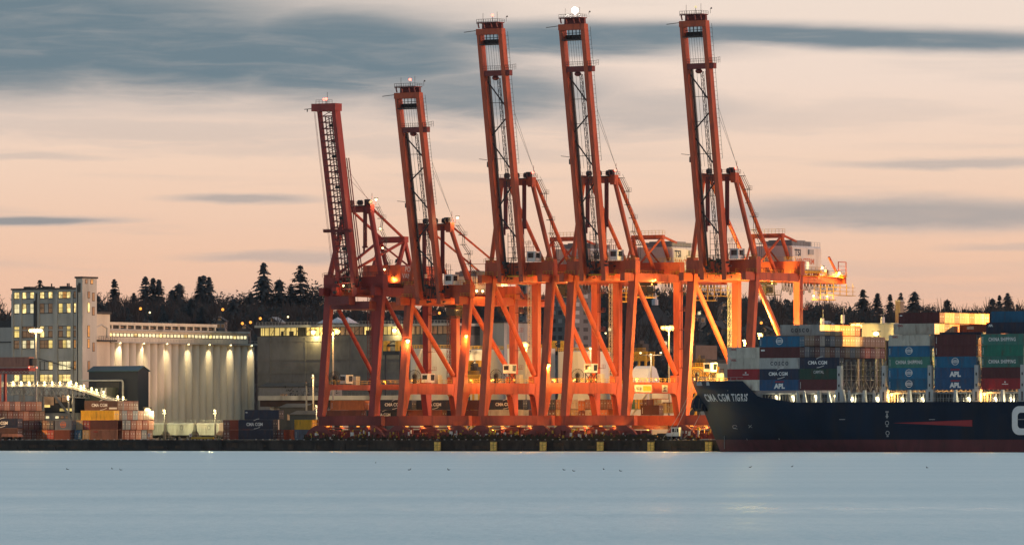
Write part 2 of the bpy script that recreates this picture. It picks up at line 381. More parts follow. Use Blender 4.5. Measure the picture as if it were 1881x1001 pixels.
# quay wall: cap beam, face panels with piles
q = thing('quay_wall', 'dark stained concrete quay wall standing along the water under the cranes', 'wall', W(0,0,0))
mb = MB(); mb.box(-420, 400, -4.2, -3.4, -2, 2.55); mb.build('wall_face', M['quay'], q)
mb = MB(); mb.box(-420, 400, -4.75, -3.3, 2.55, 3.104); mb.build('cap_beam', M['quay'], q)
mb = MB()
for i in range(26):
    a = -330 + i*17 + rnd.uniform(-6,6); wd = .7 + .7*rnd.random(); mb.box(a, a+wd, -4.55, -4.2, -2, .8+1.6*rnd.random())
for i in range(30):
    a = -300 + i*19 + rnd.random()*9; mb.box(a, a+3+6*rnd.random(), -4.4, -4.2, .3+.4*rnd.random(), 1.0+1.0*rnd.random())
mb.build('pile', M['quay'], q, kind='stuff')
mb = MB()
for i in range(70):
    a = -320+i*9.4+rnd.uniform(-3,3); z = rnd.uniform(.2,1.2); mb.box(a, a+rnd.uniform(1.2,6.5), -4.26-.1*rnd.random(), -4.2, z, z+rnd.uniform(.5,1.5))
mb.build('timber_facing', mat('wet_timber', (.075,.046,.03), .9, amt=.6, scale=.8, streak=3, dirt=(.02,.016,.012), dirt_amt=.7), q, kind='stuff')
mb = MB(); mb.box(-420,400,-4.29,-4.2,-2,.55); mb.build('tide_band', mat('tide_weed', (.022,.026,.016), .8, amt=.6, scale=.7), q)
for a in (-171, -88, -37, 21, 47):
    mb = MB()
    for x in (0,.5): mb.bar((a+x,-4.85,.2),(a+x,-4.85,3.3),.08)
    for k in range(8): mb.bar((a,-4.85,.4+k*.36),(a+.5,-4.85,.4+k*.36),.06)
    mb.build('ladder', M['dark'], q)
mb = MB()
for i in range(230):
    a = -330+i*2.4; mb.box(a, a+.3, -4.7, -4.3, 3.104, 3.25+.12*rnd.random())
mb.build('kerb_block', M['lgrey'], q, kind='stuff')
fl = ['leftmost yellow fender panel on the quay wall, below the second crane', 'yellow fender panel on the quay wall below the third crane from the left', 'yellow fender panel on the quay wall between the third and fourth cranes',
      'yellow fender panel on the quay wall below the fourth crane', 'yellow fender panel on the quay wall near the white-cabbed truck', 'rightmost yellow fender panel, beside the bow of the ship']
for i, px in enumerate((806, 909, 1000, 1105, 1198, 1304)):
    a = on_a(px, -5.0); t = thing('fender', fl[i], 'fender', W(a, -5.0, 0), 'yellow fenders along the quay')
    mb = MB(); mb.box(-1.05,1.05,-.75,-.5,.12,2.62); mb.build('face_panel', M['fender'], t)
    mb = MB()
    for k in range(3): mb.bar((-1.06+k*1.06,-.79,.15),(-1.06+k*1.06,-.79,2.6),.07)
    for k in range(4): mb.bar((-1.05,-.79,.2+k*.78),(1.05,-.79,.2+k*.78),.06)
    mb.build('frame', M['dark'], t)
    mb = MB()
    for z in (.8, 1.9): mb.tube((0,-.5,z),(0,.75,z),.42,10)
    mb.build('buffer', M['rubber'], t)
# weeds and debris along the quay edge
mb = MB(); r2 = random.Random(3)
for i in range(1500):
    a = r2.uniform(-12, 62) if i % 3 else r2.uniform(-60, 62); b = r2.uniform(-4.4, -2.6); h = r2.random()**2*1.5 + .2
    if 24 < a < 36 and h > .5: h *= .4
    p = W(a, b, QZ); dx, dy = r2.uniform(-.4,.4), r2.uniform(-.3,.3)
    mb.face(p+Vector((-.16,0,0)), p+Vector((.16,.05,0)), p+Vector((dx+.13,dy,h)), p+Vector((dx-.10,dy,h*.9)))
    for k in range(3):
        c = p+Vector((dx*.7+r2.uniform(-.45,.45), r2.uniform(-.3,.3), h*r2.uniform(.4,1.1))); s = r2.uniform(.07,.2)
        mb.face(c+Vector((-s,0,-s)), c+Vector((s,.05,-s*.4)), c+Vector((s*.3,-.05,s)))
mb.build('quay_weeds', M['bush'], label='dark ragged weeds and scrub growing along the quay edge', cat='weeds', kind='stuff')

# thin evening air
hz_ = bpy.data.materials.new('haze'); hz_.use_nodes = True; nt = hz_.node_tree; nt.nodes.remove(nt.nodes['Principled BSDF'])
pv = nt.nodes.new('ShaderNodeVolumePrincipled'); pv.inputs['Color'].default_value = (.62,.80,1,1); pv.inputs['Density'].default_value = HAZE; pv.inputs['Anisotropy'].default_value = .2
nt.links.new(pv.outputs[0], nt.nodes['Material Output'].inputs['Volume'])
MB().box(-2700,2700,-800,5200,-45,128).build('haze', hz_, kind='stuff')

# ------------------------------------------------------------------ cranes
def lamp_child(parent, loc, r, m, watts=0, c=SOD, name='floodlight', hood=True):
    mb = MB(); mb.ball((0,0,0), r, 8, 6)
    o = mb.build(name, m, parent, loc)
    if hood: MB().box(-r*1.3, r*1.3, -r*1.2, r*1.2, r*.75, r*1.25).build('lamp_hood', M['dark'], o)
    if watts: point(o, (0, 0, -r*1.6), watts, c, .4)
    return o

def crane(px, label, sty, zl, zc, zb, za, Wd, boomtop_b, tall, hinge_b=-.3, ya=2.0):
    red = M['red'] if sty else M['oldred']
    a0 = on_a(px, 0); t = thing('gantry_crane', label, 'crane', W(a0, 0, QZ), 'ship-to-shore gantry cranes on the quay')
    G, LN = 26.2, 4.1; xm = Wd/2
    zp0, zp1 = (12.7, 15.7) if sty else (14.0, 15.5)
    for x in (0, Wd):
        wx = 2.0
        def og(z, d): return -.75+(LN-.02)*(z-6.6)/(zl-6.6)+d/2       # straight waterside edge
        MB().loft([(x,og(z,d),z,w_,d) for z, w_, d in ((6.6,wx,1.5),(zp0-.6,wx,2.9),(zp0+.4,wx,2.9),(zp1,wx,2.0),(zp1+2.2,wx+.05,1.5),(zl,wx+.25,1.55))]).build('leg', red, t)
        MB().loft([(x,G+.85-d/2,z,w_,d) for z, w_, d in ((6.6,wx-.2,1.5),(zp0-.6,wx-.2,2.9),(zp1,wx-.2,2.2),(zp1+2.2,wx-.2,1.65),(zl,wx,1.7))]).build('leg', red, t)
        mb = MB(); mb.prism([(1.6,zp0),(G-1.2,zp0),(G-1.2,zp1),(1.6,zp1)], 'x', x-.8, x+.8)
        mb.prism([(1.9,zp0),(1.9,zp0-1.8),(2.5,zp0-.7),(3.6,zp0)], 'x', x-.8, x+.8); mb.prism([(G-1.4,zp0),(G-3,zp0),(G-2,zp0-.7),(G-1.4,zp0-1.8)], 'x', x-.8, x+.8)
        mb.build('portal_beam', red, t)
        mb = MB(); y1 = G-1.2 if sty else G-.9
        mb.tube((x, LN+.9, zl-2.0), (x, y1, zp1+2.4), .72 if sty else .62, 10)
        mb.box(x-.9,x+.9,y1-1.3,y1+.3,zp1,zp1+1.9)
        mb.build('diagonal_brace', red, t)
        MB().box(x-.75,x+.75,-1.5 if sty else 0,G+1.2,zl-1.9,zl+.3).build('side_beam', red, t)
        mb = MB(); mb.rail((x+1.0,3,zp1),(x+1.0,G-3.2,zp1),1.1,9); mb.rail((x-1.0,3,zp1),(x-1.0,G-3.2,zp1),1.1,9)
        mb.build('railing', M['yellow'], t)
    for y, o in ((LN, -.1), (G, .1)):
        mb = MB(); mb.box(-1.35, Wd+1.35, y-1.15, y+1.15, zl+.02, zc)
        mb.box(-1.7, 1.7, y-1.5, y+1.5, zl-.1, zl+.12); mb.box(Wd-1.7, Wd+1.7, y-1.5, y+1.5, zl-.1, zl+.12)
        if not sty:
            for s, x in ((1, 1.2), (-1, Wd-1.2)): mb.prism([(x,zl+.1),(x,zl-4),(x+s*.7,zl-1.6),(x+s*3.2,zl+.1)], 'y', y-1.1, y+1.1)
        mb.build('cross_beam', red if sty else M['oldred'], t)
        mb = MB(); mb.rail((-1.6,y-1.4,zc),(Wd+1.6,y-1.4,zc),1.1,14); mb.rail((-1.6,y-1.5,zl+.1),(1.6,y-1.5,zl+.1),1.1,3); mb.rail((Wd-1.6,y-1.5,zl+.1),(Wd+1.6,y-1.5,zl+.1),1.1,3)
        mb.build('railing', M['yellow'] if sty else M['maroon'], t)
        MB().box(-1.9, Wd+1.9, y-2.65 if y < 5 else y-.1, y-1.0 if y < 5 else y+1.5, 4.0, 6.7).build('sill_beam', M['maroon'] if not sty else red, t)
    # bogies
    for x in (0, Wd):
        for y in (-.9, G+.7):
            mb = MB()
            mb.prism([(x-3.6,2.5),(x+3.6,2.5),(x+1.2,4.0),(x-1.2,4.0)], 'y', y-.55, y+.55)
            for s in (-1, 1):
                c = x+s*2.7; mb.prism([(c-1.9,1.2),(c-1.3,1.2),(c,1.75),(c+1.3,1.2),(c+1.9,1.2),(c+.8,2.5),(c-.8,2.5)], 'y', y-.45, y+.45)
                for s2 in (-1, 1): mb.box(c+s2*1.35-.75, c+s2*1.35+.75, y-.5, y+.5, .55, 1.2)
            bo = mb.build('bogie', M['maroon'], t)
            mb = MB()
            for s in (-1, 1):
                for w_ in (-1.75,-.95,.95,1.75): mb.tube((x+s*2.7+w_,y-.62,.42),(x+s*2.7+w_,y+.62,.42),.38,10)
            mb.build('wheel', M['dark'], bo, kind='stuff')
    mb = MB(); y = -.9
    for k in range(30):
        x = rnd.uniform(-4,Wd+4); w_ = rnd.uniform(.15,.6); z0_ = rnd.uniform(0,2.2); yy = y+rnd.uniform(-.6,1.6); mb.box(x-w_, x+w_, yy-.3, yy+.3, z0_, z0_+rnd.uniform(.4,1.7))
    for k in range(12):
        x = rnd.uniform(-3,Wd+2); mb.bar((x,y-.5,rnd.uniform(.3,2.5)),(x+rnd.uniform(-1.6,1.6),y-.4,rnd.uniform(1.2,3.8)),.2)
    for yy in (3.0, 8.0): mb.box(-3,Wd+3,yy,yy+.4,.3,2.6)
    mb.tube((3,y,3.3),(Wd-3,y,3.3),.18); mb.tube((4,y-.3,1.6),(Wd-4,y+.3,2.2),.12)
    mb.build('drive_gear', M['maroon'], t)
    mb = MB()
    for k in range(16):
        x = rnd.uniform(-3,Wd+3); w_ = rnd.uniform(.1,.32); z0_ = rnd.uniform(.2,2.6); yy = y-.75; mb.box(x-w_, x+w_, yy-.15, yy+.15, z0_, z0_+rnd.uniform(.3,1.0))
    mb.build('control_box', M['yellow'], t, kind='stuff')
    mb = MB()
    for k in range(9):
        x = rnd.uniform(-3,Wd+3); w_ = rnd.uniform(.1,.3); z0_ = rnd.uniform(.2,1.8); mb.box(x-w_, x+w_, y-1.0, y-.7, z0_, z0_+rnd.uniform(.5,1.2))
    mb.build('notice_plate', M['white'], t, kind='stuff')
    # cable reel, electrical cabin, boxes on the near portal beam
    mb = MB(); c = Vector((0, 6.4, zp1+2.0)); n = 22
    for ring in (1.75, .6):
        for i in range(n):
            t0, t1 = 2*math.pi*i/n, 2*math.pi*(i+1)/n
            mb.bar(c+Vector((math.cos(t0)*ring*.55, math.cos(t0)*ring*.84, math.sin(t0)*ring)), c+Vector((math.cos(t1)*ring*.55, math.cos(t1)*ring*.84, math.sin(t1)*ring)), .12)
    for i in range(n):
        t0 = 2*math.pi*i/n; mb.bar(c+Vector((math.cos(t0)*.3, math.cos(t0)*.5, math.sin(t0)*.6)), c+Vector((math.cos(t0)*1.75*.55, math.cos(t0)*1.75*.84, math.sin(t0)*1.75)), .09)
    mb.ball(c, .55, 8, 6); mb.box(-.3,.3,5.9,6.9,zp1,zp1+1.6)
    mb.build('cable_reel', M['dark'], t)
    ey = 13.0 if sty else 12
    mb = MB(); zs = zp1+2.6 if tall else zp1+.2
    if tall:
        for x in (-.9,.9):
            for y in (ey-1.4, ey+1.4): mb.bar((x,y,zp1),(x,y,zs),.18)
            mb.bar((x,ey-1.4,zp1),(x,ey+1.4,zs),.12); mb.bar((x,ey+1.4,zp1),(x,ey-1.4,zs),.12)
        mb.box(-1.1,1.1,ey-1.6,ey+1.6,zs,zs+.12)
        mb.build('cabin_stand', M['dark'], t)
    cb = MB().prism([(ey-1.7,zs+.13),(ey+1.5,zs+.13),(ey+1.8,zs+2.6),(ey-1.7,zs+2.6)], 'x', -1.1, 1.1).build('electrical_cabin', M['white'], t)
    mb = MB(); mb.prism([(ey-.3,zs+.7),(ey+1.3,zs+.7),(ey+1.5,zs+2.3),(ey-.3,zs+2.3)], 'x', 1.1, 1.13)
    mb.build('window', M['glass'], cb); MB().box(-.8,.8,ey-1.74,ey-1.7,zs+1,zs+2.2).build('window', M['glass'], cb)
    MB().box(-.8,.8,ey+3.6,ey+5.5,zp1,zp1+2.4).build('switch_box', M['cream'], t)
    MB().box(-.8,.8,-2,-1.4,0,0).build('x', M['cream']) if False else None
    # trolley girders with walkways
    gx = (xm-3.55, xm+3.55); gend = 58 if sty and tall else 50
    for x in gx:
        MB().box(x-.7, x+.7, -1.2, gend, zl-1.75, zl+.35).build('trolley_girder', red, t)
    mb = MB()
    for i in range(13):
        y = 1 + i*(gend-3)/12; mb.box(gx[0]-2.4, gx[1]+2.4, y-.2, y+.2, zl-.3, zl+.1) if i in (0, 6, 12) else None
    for s, x in ((-1, gx[0]-1.6), (1, gx[1]+1.6)):
        mb.box(x-.7, x+.7, 1, gend, zl+.05, zl+.17); mb.rail((x+s*.7,1,zl+.1),(x+s*.7,gend,zl+.1),1.1,22)
    mb.build('walkway', M['yellow'] if tall else M['maroon'], t)
    mb = MB()                             # festoon loops below the girder
    n = 17; y0_, y1_ = 26, gend-4
    for i in range(n):
        fa, fb = y0_+(y1_-y0_)*i/n, y0_+(y1_-y0_)*(i+1)/n; dp = rnd.uniform(1.8,3.6)
        for xo in (0,.35):
            pts = [(gx[1]+1.2+xo, fa+(fb-fa)*k/6, zl-1.8-dp*(1-((k-3)/3)**2)) for k in range(7)]; mb.path(pts, .09, 4)
    mb.build('festoon_cable', M['dark'], t)
    # boom, raised
    h0 = Vector((0,hinge_b,zl+.6)); h1 = Vector((0,boomtop_b,zb)); up = (h1-h0); BL = up.length
    def B(x, s, o=0):                     # point on the boom: across, along (0..1), out of its plane
        n_ = Vector((0, up.z, -up.y)).normalized(); p = h0+up*s+n_*o; return Vector((x, p.y, p.z))
    if sty:
        for x in gx:
            MB().bar(B(x,-.01), B(x,1), 1.25, 1.9, (0,1,0)).build('boom_girder', red, t)
            MB().bar(B(x+(1.1 if x < xm else -1.1),.02,.8), B(x+(1.1 if x < xm else -1.1),.82,.8), .35, .6, (0,1,0)).build('boom_pipe', M['dark'], t)
        mb = MB(); mb.bar(B(gx[0]-.7,.992,-.2), B(gx[1]+.7,.992,-.2), 1.6, 1.7, (0,1,0)); mb.build('boom_head', red, t)
        z1 = B(0,1).z; y1 = B(0,1).y
        mb = MB()
        for x in (gx[0]+.5, xm-1.2, xm+1.2, gx[1]-.5):
            mb.bar((x,y1-1.2,z1+.4),(x-.12,y1-1.6,z1+1.9),.28); mb.bar((x,y1+1.4,z1+.4),(x,y1+1.2,z1+1.9),.28)
        mb.box(gx[0]+.3,gx[1]-.3,y1+.5,y1+1.2,z1+.3,z1+1.7); mb.box(gx[0]+.1,gx[1]-.1,y1-1.8,y1+1.6,z1+1.75,z1+2.0)
        mb.build('head_platform', M['maroon'], t)
        mb = MB(); mb.rail((gx[0]+.1,y1-1.8,z1+1.5),(gx[1]-.1,y1-1.8,z1+1.5),1.3,9,.06); mb.rail((gx[1]-.1,y1-1.8,z1+2.0),(gx[1]-.1,y1+1.6,z1+2.0),.8,3)
        mb.tube((gx[0]-.7,y1-1,z1-.2),(gx[0]-4.6,y1-1,z1-.5),.09); mb.tube((gx[0]+1,y1,z1+2),(gx[0]+1,y1,z1+4.6),.05); mb.tube((gx[1]-1.4,y1,z1+2),(gx[1]-1.4,y1,z1+4.8),.05)
        mb.tube((gx[1]+1.6,y1,z1+2.0),(gx[1]+1.6,y1,z1+3.4),.05); mb.ball((gx[1]+1.9,y1,z1+3.4),.25,6,4)
        mb.build('head_railing', M['dark'], t)
        mb = MB(); zt = z1-1.2               # dark cage under the head
        for i in range(6):
            x = gx[0]+.3+i*(gx[1]-gx[0]-1.2)/5; mb.bar((x,y1+.9,zt),(x,y1+1.1,zt-2.9),.12); mb.bar((x,y1-.7,zt),(x,y1-.5,zt-2.9),.12)
        for k in range(4): mb.bar((gx[0]+.2,y1+1.0,zt-k*.95),(gx[1]-.8,y1+1.0,zt-k*.95),.14)
        mb.box(gx[0]+.2,gx[1]-.8,y1-.7,y1+1.1,zt-3.0,zt-2.75); mb.box(gx[0]+.6,gx[1]-1.3,y1+1.12,y1+1.2,zt-2.6,zt-1.4)
        mb.build('head_cage', M['dark'], t)
        mb = MB()
        for i in range(6): x = gx[0]+1.3+i*.8; mb.tube(B(x,.955,.3), B(x,.835,.3), .045, 4)
        mb.build('hoist_rope', M['dark'], t)
        sm = .822
        mb = MB(); mb.bar(B(gx[0],sm,0), B(gx[1]+1.9,sm,0), 1.5, 1.5, (0,1,0)); p = B(xm,sm-.02,.3); mb.ball(p,1.0,8,5,.7)
        mb.build('boom_platform', M['maroon'], t)
        mb = MB(); p, q_ = B(gx[0]+.7,sm+.012,-1.2), B(gx[1]-.7,sm+.012,-1.2); mb.rail(p, q_, 1.3, 9); mb.rail(B(gx[1]+.7,sm+.01,-1), B(gx[1]+2.6,sm+.01,-1), 1.5, 3); mb.rail(B(gx[1]+2.6,sm+.01,-1), B(gx[1]+2.6,sm+.01,1.5), 1.5, 3)
        mb.build('platform_railing', M['dark'], t)
        # bracing, ladder and pipes between the girders
        mb = MB(); zz_ = [(.80,0),(.66,1),(.655,1),(.56,0),(.545,0),(.40,1),(.385,1),(.26,0),(.25,0),(.12,1)]
        for k in range(0, len(zz_)-1, 2):
            s0, e0 = zz_[k]; s1, e1 = zz_[k+1]; mb.tube(B(gx[e0],s0,.6), B(gx[e1],s1,.6), .2, 6)
        for s in (.70,.60,.47,.30,.2): mb.bar(B(gx[0],s,.7), B(gx[1],s,.7), .14)
        mb.build('boom_bracing', M['dark'], t)
        mb = MB(); lx = xm+.9
        for dx in (-.5,.5):
            for o in (0,.9): mb.bar(B(lx+dx,.05,o+.5), B(lx+dx,.80,o+.5), .13)
        for i in range(44):
            s = .05+.75*i/44; s2 = .05+.75*(i+1)/44; e = 1 if i % 2 else -1
            mb.bar(B(lx-.5*e,s,.5), B(lx+.5*e,s2,.5), .08); mb.bar(B(lx-.5,s,.5), B(lx+.5,s,.5), .09)
        for x in (xm-1.6, xm-.6): mb.tube(B(x,.82,.2), B(x,.42,.2), .05, 4)
        mb.build('boom_ladder', M['dark'], t)
        mb = MB()                         # handrail up the outside of the right girder
        for s in range(30): mb.bar(B(gx[1]+.7,.45+s*.018,.9), B(gx[1]+1.35,.45+s*.018,.9), .06)
        mb.bar(B(gx[1]+1.35,.45,.9), B(gx[1]+1.35,.99,.9), .07); mb.tube(B(gx[1]+.8,.62,1.6), (Wd-4.6,LN,za-.5), .05, 4); mb.tube(B(gx[1]+.8,.66,1.6), (Wd-5,LN,za), .05, 4)
        mb.tube(B(gx[0]-.7,.47,-1), B(gx[0]-3.4,.475,-1), .07, 4); mb.box(*[v for p_ in zip(B(gx[0]-1.3,.44,-.6), B(gx[0]-.7,.46,.3)) for v in p_])
        mb.build('boom_handrail', M['dark'], t)
    else:
        gx1 = (xm-2.9, xm+2.7)
        MB().bar(B(gx1[0],-.05), B(gx1[0],.985), 1.2, .8, (0,1,0)).build('boom_girder', M['oldred'], t)
        MB().bar(B(gx1[1],-.05), B(gx1[1],.985), 1.2, 2.5, (0,1,0)).build('boom_girder', M['oldred'], t)
        mb = MB()
        for i in range(29):
            s = .02+.95*i/28; mb.bar(B(gx1[0],s,-.2), B(gx1[1],s,-.2), .34, .5, (0,1,0))
            if i < 28:
                s2 = .02+.95*(i+1)/28; mb.bar(B(gx1[0]+.6,s,.4), B(gx1[1]-.8,s2,.4), .14); mb.bar(B(gx1[1]-.8,s,.7), B(gx1[0]+.6,s2,.7), .12)
        mb.build('boom_bracing', M['maroon'], t)
        mb = MB()
        for i in range(34):
            s = .03+.93*i/33; mb.box(*[v for p_ in zip(B(xm-.6+rnd.uniform(-.4,.4),s,.2), B(xm+.5,s+.014,1.2)) for v in sorted(p_)]) if i % 3 == 0 else None
        for x in (xm-1.4, xm-.2, xm+.7): mb.tube(B(x,0,.3), B(x,.93,.3), .16, 5)
        mb.build('boom_cable', M['dark'], t)
        mb = MB(); z1 = B(0,1).z; y1 = B(0,1).y
        mb.box(gx1[0]-1.6,gx1[1]+1.0,y1-1.4,y1+1.8,z1-1.9,z1+.2); mb.build('boom_head', M['oldred'], t)
        mb = MB(); mb.tube((gx1[0]-1.6,y1,z1-1.0),(gx1[0]-5,y1,z1-1.2),.1); mb.bar((gx1[0]-4,y1,z1-1.2),(gx1[0]-4,y1,z1-1.9),.2); mb.rail((gx1[0],y1-1.4,z1+.2),(gx1[1],y1-1.4,z1+.2),1.0,5); mb.tube((xm,y1,z1),(xm,y1,z1+3.4),.06)
        mb.build('head_railing', M['dark'], t)
        mb = MB(); mb.bar(B(gx1[0]-2.2,.31,-1), B(gx1[1]+1.6,.31,-1), .9, 1.0, (0,1,0)); mb.build('boom_platform', M['maroon'], t)
        mb = MB()
        for i in range(14): mb.bar(B(gx1[0]-2.2+i*.65,.305,-1.6), B(gx1[0]-2.2+i*.65,.325,-1.6), .1)
        mb.tube(B(gx1[0]-1.0,.02,-.6), B(gx1[0]-1.2,.96,-.6), .06, 4); mb.tube(B(gx1[0]-1.4,.02,-.6), B(gx1[0]-1.5,.96,-.6), .05, 4)
        for x in (gx1[1]+1.2, gx1[1]+1.9): mb.tube(B(x,.04,1.2), B(x-.5,.70,1.6), .16, 5)
        mb.tube(B(gx1[1],.6,1.6),(Wd-4.2,LN,za+1),.05,4); mb.tube(B(gx1[1],.66,1.6),(Wd-4.6,LN,za+1),.05,4)
        mb.build('boom_handrail', M['maroon'], t)
    mb = MB(); g0, g1 = (gx if sty else gx1)        # sheaves, cable trays and gear around the boom hinge
    for k in range(26):
        x = rnd.uniform(g0-1.5,g1+1.5); y = rnd.uniform(-1.5,3.0); z = zl+rnd.uniform(-1.6,3.4); w_ = rnd.uniform(.15,.55); mb.box(x-w_,x+w_,y-.3,y+.3,z,z+rnd.uniform(.2,.9))
    for k in range(14):
        x = rnd.uniform(g0-1,g1+1); y = rnd.uniform(-.5,2.5); mb.bar((x,y,zl+rnd.uniform(-1.5,1)),(x+rnd.uniform(-2,2),y+rnd.uniform(-.5,.5),zl+rnd.uniform(2,7)),.12)
    for k in range(5):
        z = zc+1.2+k*1.5; mb.bar((g0+.8,1.6,z),(g1-.8,1.6,z),.1)
    for x in (g0+.9, xm-.8, xm+1.3, g1-.9): mb.bar((x,1.6,zl),(x,1.6,zc+8),.12)
    mb.rail((-1.2,3.0,zc+.1),(Wd+1.2,3.0,zc+.1),1.2,10); mb.rail((g1+2.6,4,zl+.4),(g1+2.6,gend-2,zl+.4),1.2,20)
    mb.build('hinge_gear', M['dark'], t)
    mb = MB()
    for k in range(18):
        y = rnd.uniform(5,gend-4); x = g1+rnd.uniform(.8,2.2); w_ = rnd.uniform(.2,.6); mb.box(x-.3,x+.3,y-w_,y+w_,zl+.2,zl+rnd.uniform(.6,1.9))
    mb.build('girder_box', M['maroon'], t, kind='stuff')
    # apex frame
    xa = (xm-5, xm+5) if sty else (xm-4.2, xm+4.2)
    for x, xx in ((0, xa[0]), (Wd, xa[1])):
        mb = MB(); mb.tube((x,LN,zc+.2),(xx,ya,za-1.2), .66 if sty else .85, 10); mb.box(x-1.1,x+1.1,LN-1.2,LN+1.2,zc,zc+.8); mb.build('apex_leg', red, t)
    mb = MB(); mb.box(xa[0]-.8,xa[1]+.8,ya-.9,ya+.9,za-2.4,za-.7)
    for x in xa: mb.box(x-.75,x+.75,ya-1.0,ya+1.0,za-2.9,za-.2)
    mb.build('apex_beam', red, t)
    mb = MB(); mb.box(xa[0]+.6,xa[1]-.6,ya-1.6,ya+1.4,za-.68,za-.5)
    for i in range(3): mb.tube((xa[0]+1.6+i*3.2,ya-.6,za+.3),(xa[0]+2.7+i*3.2,ya-.6,za+.3),.75,10)
    mb.box(xa[1]-1.6,xa[1]-.2,ya-.6,ya+.6,za-.5,za+1.2)
    mb.build('apex_platform', M['dark'], t)
    mb = MB(); mb.rail((xa[0]-.6,ya-1.6,za-.5),(xa[1]+.8,ya-1.6,za-.5),1.1,9); mb.rail((xa[1]+.8,ya-1.6,za-.5),(xa[1]+.8,ya+1.6,za-.5),1.1,2); mb.tube((xa[1]+.6,ya,za),(xa[1]+.6,ya,za+2.9),.06)
    mb.build('apex_railing', M['maroon'], t)
    for x in (xm-3.1, xm+3.1):            # folded forestay links
        mb = MB(); zb_ = za-(16 if sty else 14); mb.bar((x-.35,ya-.9,za-1.2),(x-.35,ya-.9,zb_),.32,.5); mb.bar((x+.35,ya-.9,za-1.2),(x+.35,ya-.9,zb_+2),.32,.5); mb.box(x-.8,x+.8,ya-1.2,ya-.6,zb_+1.6,zb_+2.1)
        mb.build('forestay_link', M['maroon'], t)
    # zigzag stairs on the landward side of the right apex leg
    mb = MB(); n = 6; p0 = Vector((Wd+.4,LN+1.6,zc+.6)); p1 = Vector((xa[1]+1.0,ya+1.4,za-1.0))
    pl = []
    for i in range(n+1):
        c = p0.lerp(p1, i/n); o = 2.4 if i % 2 else .7
        c2 = c+Vector((0,o,0)); pl.append(c2); mb.box(c2.x-.5,c2.x+.5,c2.y-.9,c2.y+.9,c2.z-.08,c2.z+.04)
        if i % 2: mb.rail(c2+Vector((.5,-.9,0)), c2+Vector((.5,.9,0)), 1.0, 2, .04); mb.bar(c, c2, .2)
    for p, q_ in zip(pl, pl[1:]):
        mb.bar(p+Vector((-.3,0,0)), q_+Vector((-.3,0,0)), .12); mb.bar(p+Vector((.3,0,0)), q_+Vector((.3,0,0)), .12); mb.bar(p+Vector((.3,0,1)), q_+Vector((.3,0,1)), .06)
    mb.build('stair', M['dark'], t)
    # backstays and back frame
    if sty and tall:
        for x, xx in ((xa[0]+1.2, gx[0]), (xa[1]+.5, gx[1]+1.0)):
            MB().tube((x,ya+1.0,za-1.2),(xx,23.4,zl+.3),.55,9).build('backstay', red, t)
        yb_, zf = 26.0, zc+7.6
        mb = MB(); mb.box(xm-5,xm+5.4,yb_-.6,yb_+.6,zf-1.2,zf); mb.build('back_frame_beam', red, t)
        mb = MB(); mb.rail((xm-5,yb_-.6,zf),(xm+5.4,yb_-.6,zf),1.2,9); mb.rail((xm+5.4,yb_-.6,zf),(xm+5.4,yb_+.6,zf),1.2,1); mb.build('back_frame_railing', M['yellow'], t)
        mb = MB(); mb.tube((xm+4.6,yb_,zf-.6),(gx[1]+1.0,yb_+4.5,zc-.2),.55,8); mb.tube((xm-4.6,yb_,zf-.6),(gx[0]-.4,yb_+2,zl+.4),.55,8); mb.build('back_frame_post', red, t)
        mb = MB(); mb.tube((xm+4.6,yb_-.2,zf-.9),(gx[0]+2.6,20.5,zl+1.2),.34,7); mb.tube((xm-2.6,yb_,zf-1),(gx[1],yb_+3,zl+2),.26,7); mb.tube((xm+5,yb_,zf-.4),(xm+5,yb_+7,zc+5.6),.34,7)
        mb.tube((xm-4.6,yb_-.2,zf-.9),(gx[0]-.3,20.5,zl+1.6),.3,7)
        mb.build('back_frame_brace', red, t)
    elif sty:
        for x, xx in ((xa[0]+1.7, gx[0]), (xa[1]-.6, gx[1]+.4)):
            MB().tube((x,ya+.5,za-1.4),(xx,17,zl+.4),.45,9).build('backstay', red, t)
        yb_ = G+6
        mb = MB()
        for x in (xa[0]+1, xa[1]-.2): mb.tube((x,ya+.6,za-1.0),(x,yb_,zc+3.2),.3,7); mb.tube((x,yb_,zc+3.2),(x,yb_+8,zl),.3,7)
        mb.tube((xa[0]+1,yb_,zc+3.2),(xa[1]-.2,yb_,zc+3.2),.3,7)
        mb.build('long_backstay', red, t)
        mb = MB(); mb.tube((xa[1]-.2,12.5,zl),(xa[1]-.2,12.5,zc+7.2),.16,6); mb.bar((xa[1]-.2,12.5,zc+6),(xa[1]-.2,yb_,zc+6.5),.14); mb.build('stay_post', M['maroon'], t)
    else:
        yb_, zf = 21.5, zc+11.7
        for x in (xa[0]+.6, xa[1]-.2):
            MB().tube((x,ya+.6,za-1.0),(x,yb_,zf-.4),.40,8).build('backstay', red, t)
        mb = MB(); mb.box(xa[0]-.4,xa[1]+.8,yb_-.8,yb_+1.2,zf-1.7,zf); mb.build('back_frame_beam', red, t)
        mb = MB()
        for x in (xa[0], xa[1]): mb.bar((x,yb_+.3,zf-1.5),(x,yb_-4.0,zc+.3),.95); mb.bar((x,yb_+.6,zf-1.5),(x,yb_+4.5,zc+.3),.9)
        mb.build('back_frame_post', red, t)
        mb = MB(); mb.tube((xa[1],yb_-.4,zf-1.5),(xa[0]-.6,4.5,zc+.2),.42,7); mb.tube((xa[0],yb_-.4,zf-1.5),(xa[1],yb_+8,zc+1),.28,7); mb.tube((xa[0],yb_-.4,zf-1.2),(xa[0]-2.4,4,zc+.4),.42,7)
        mb.build('back_frame_brace', red, t)
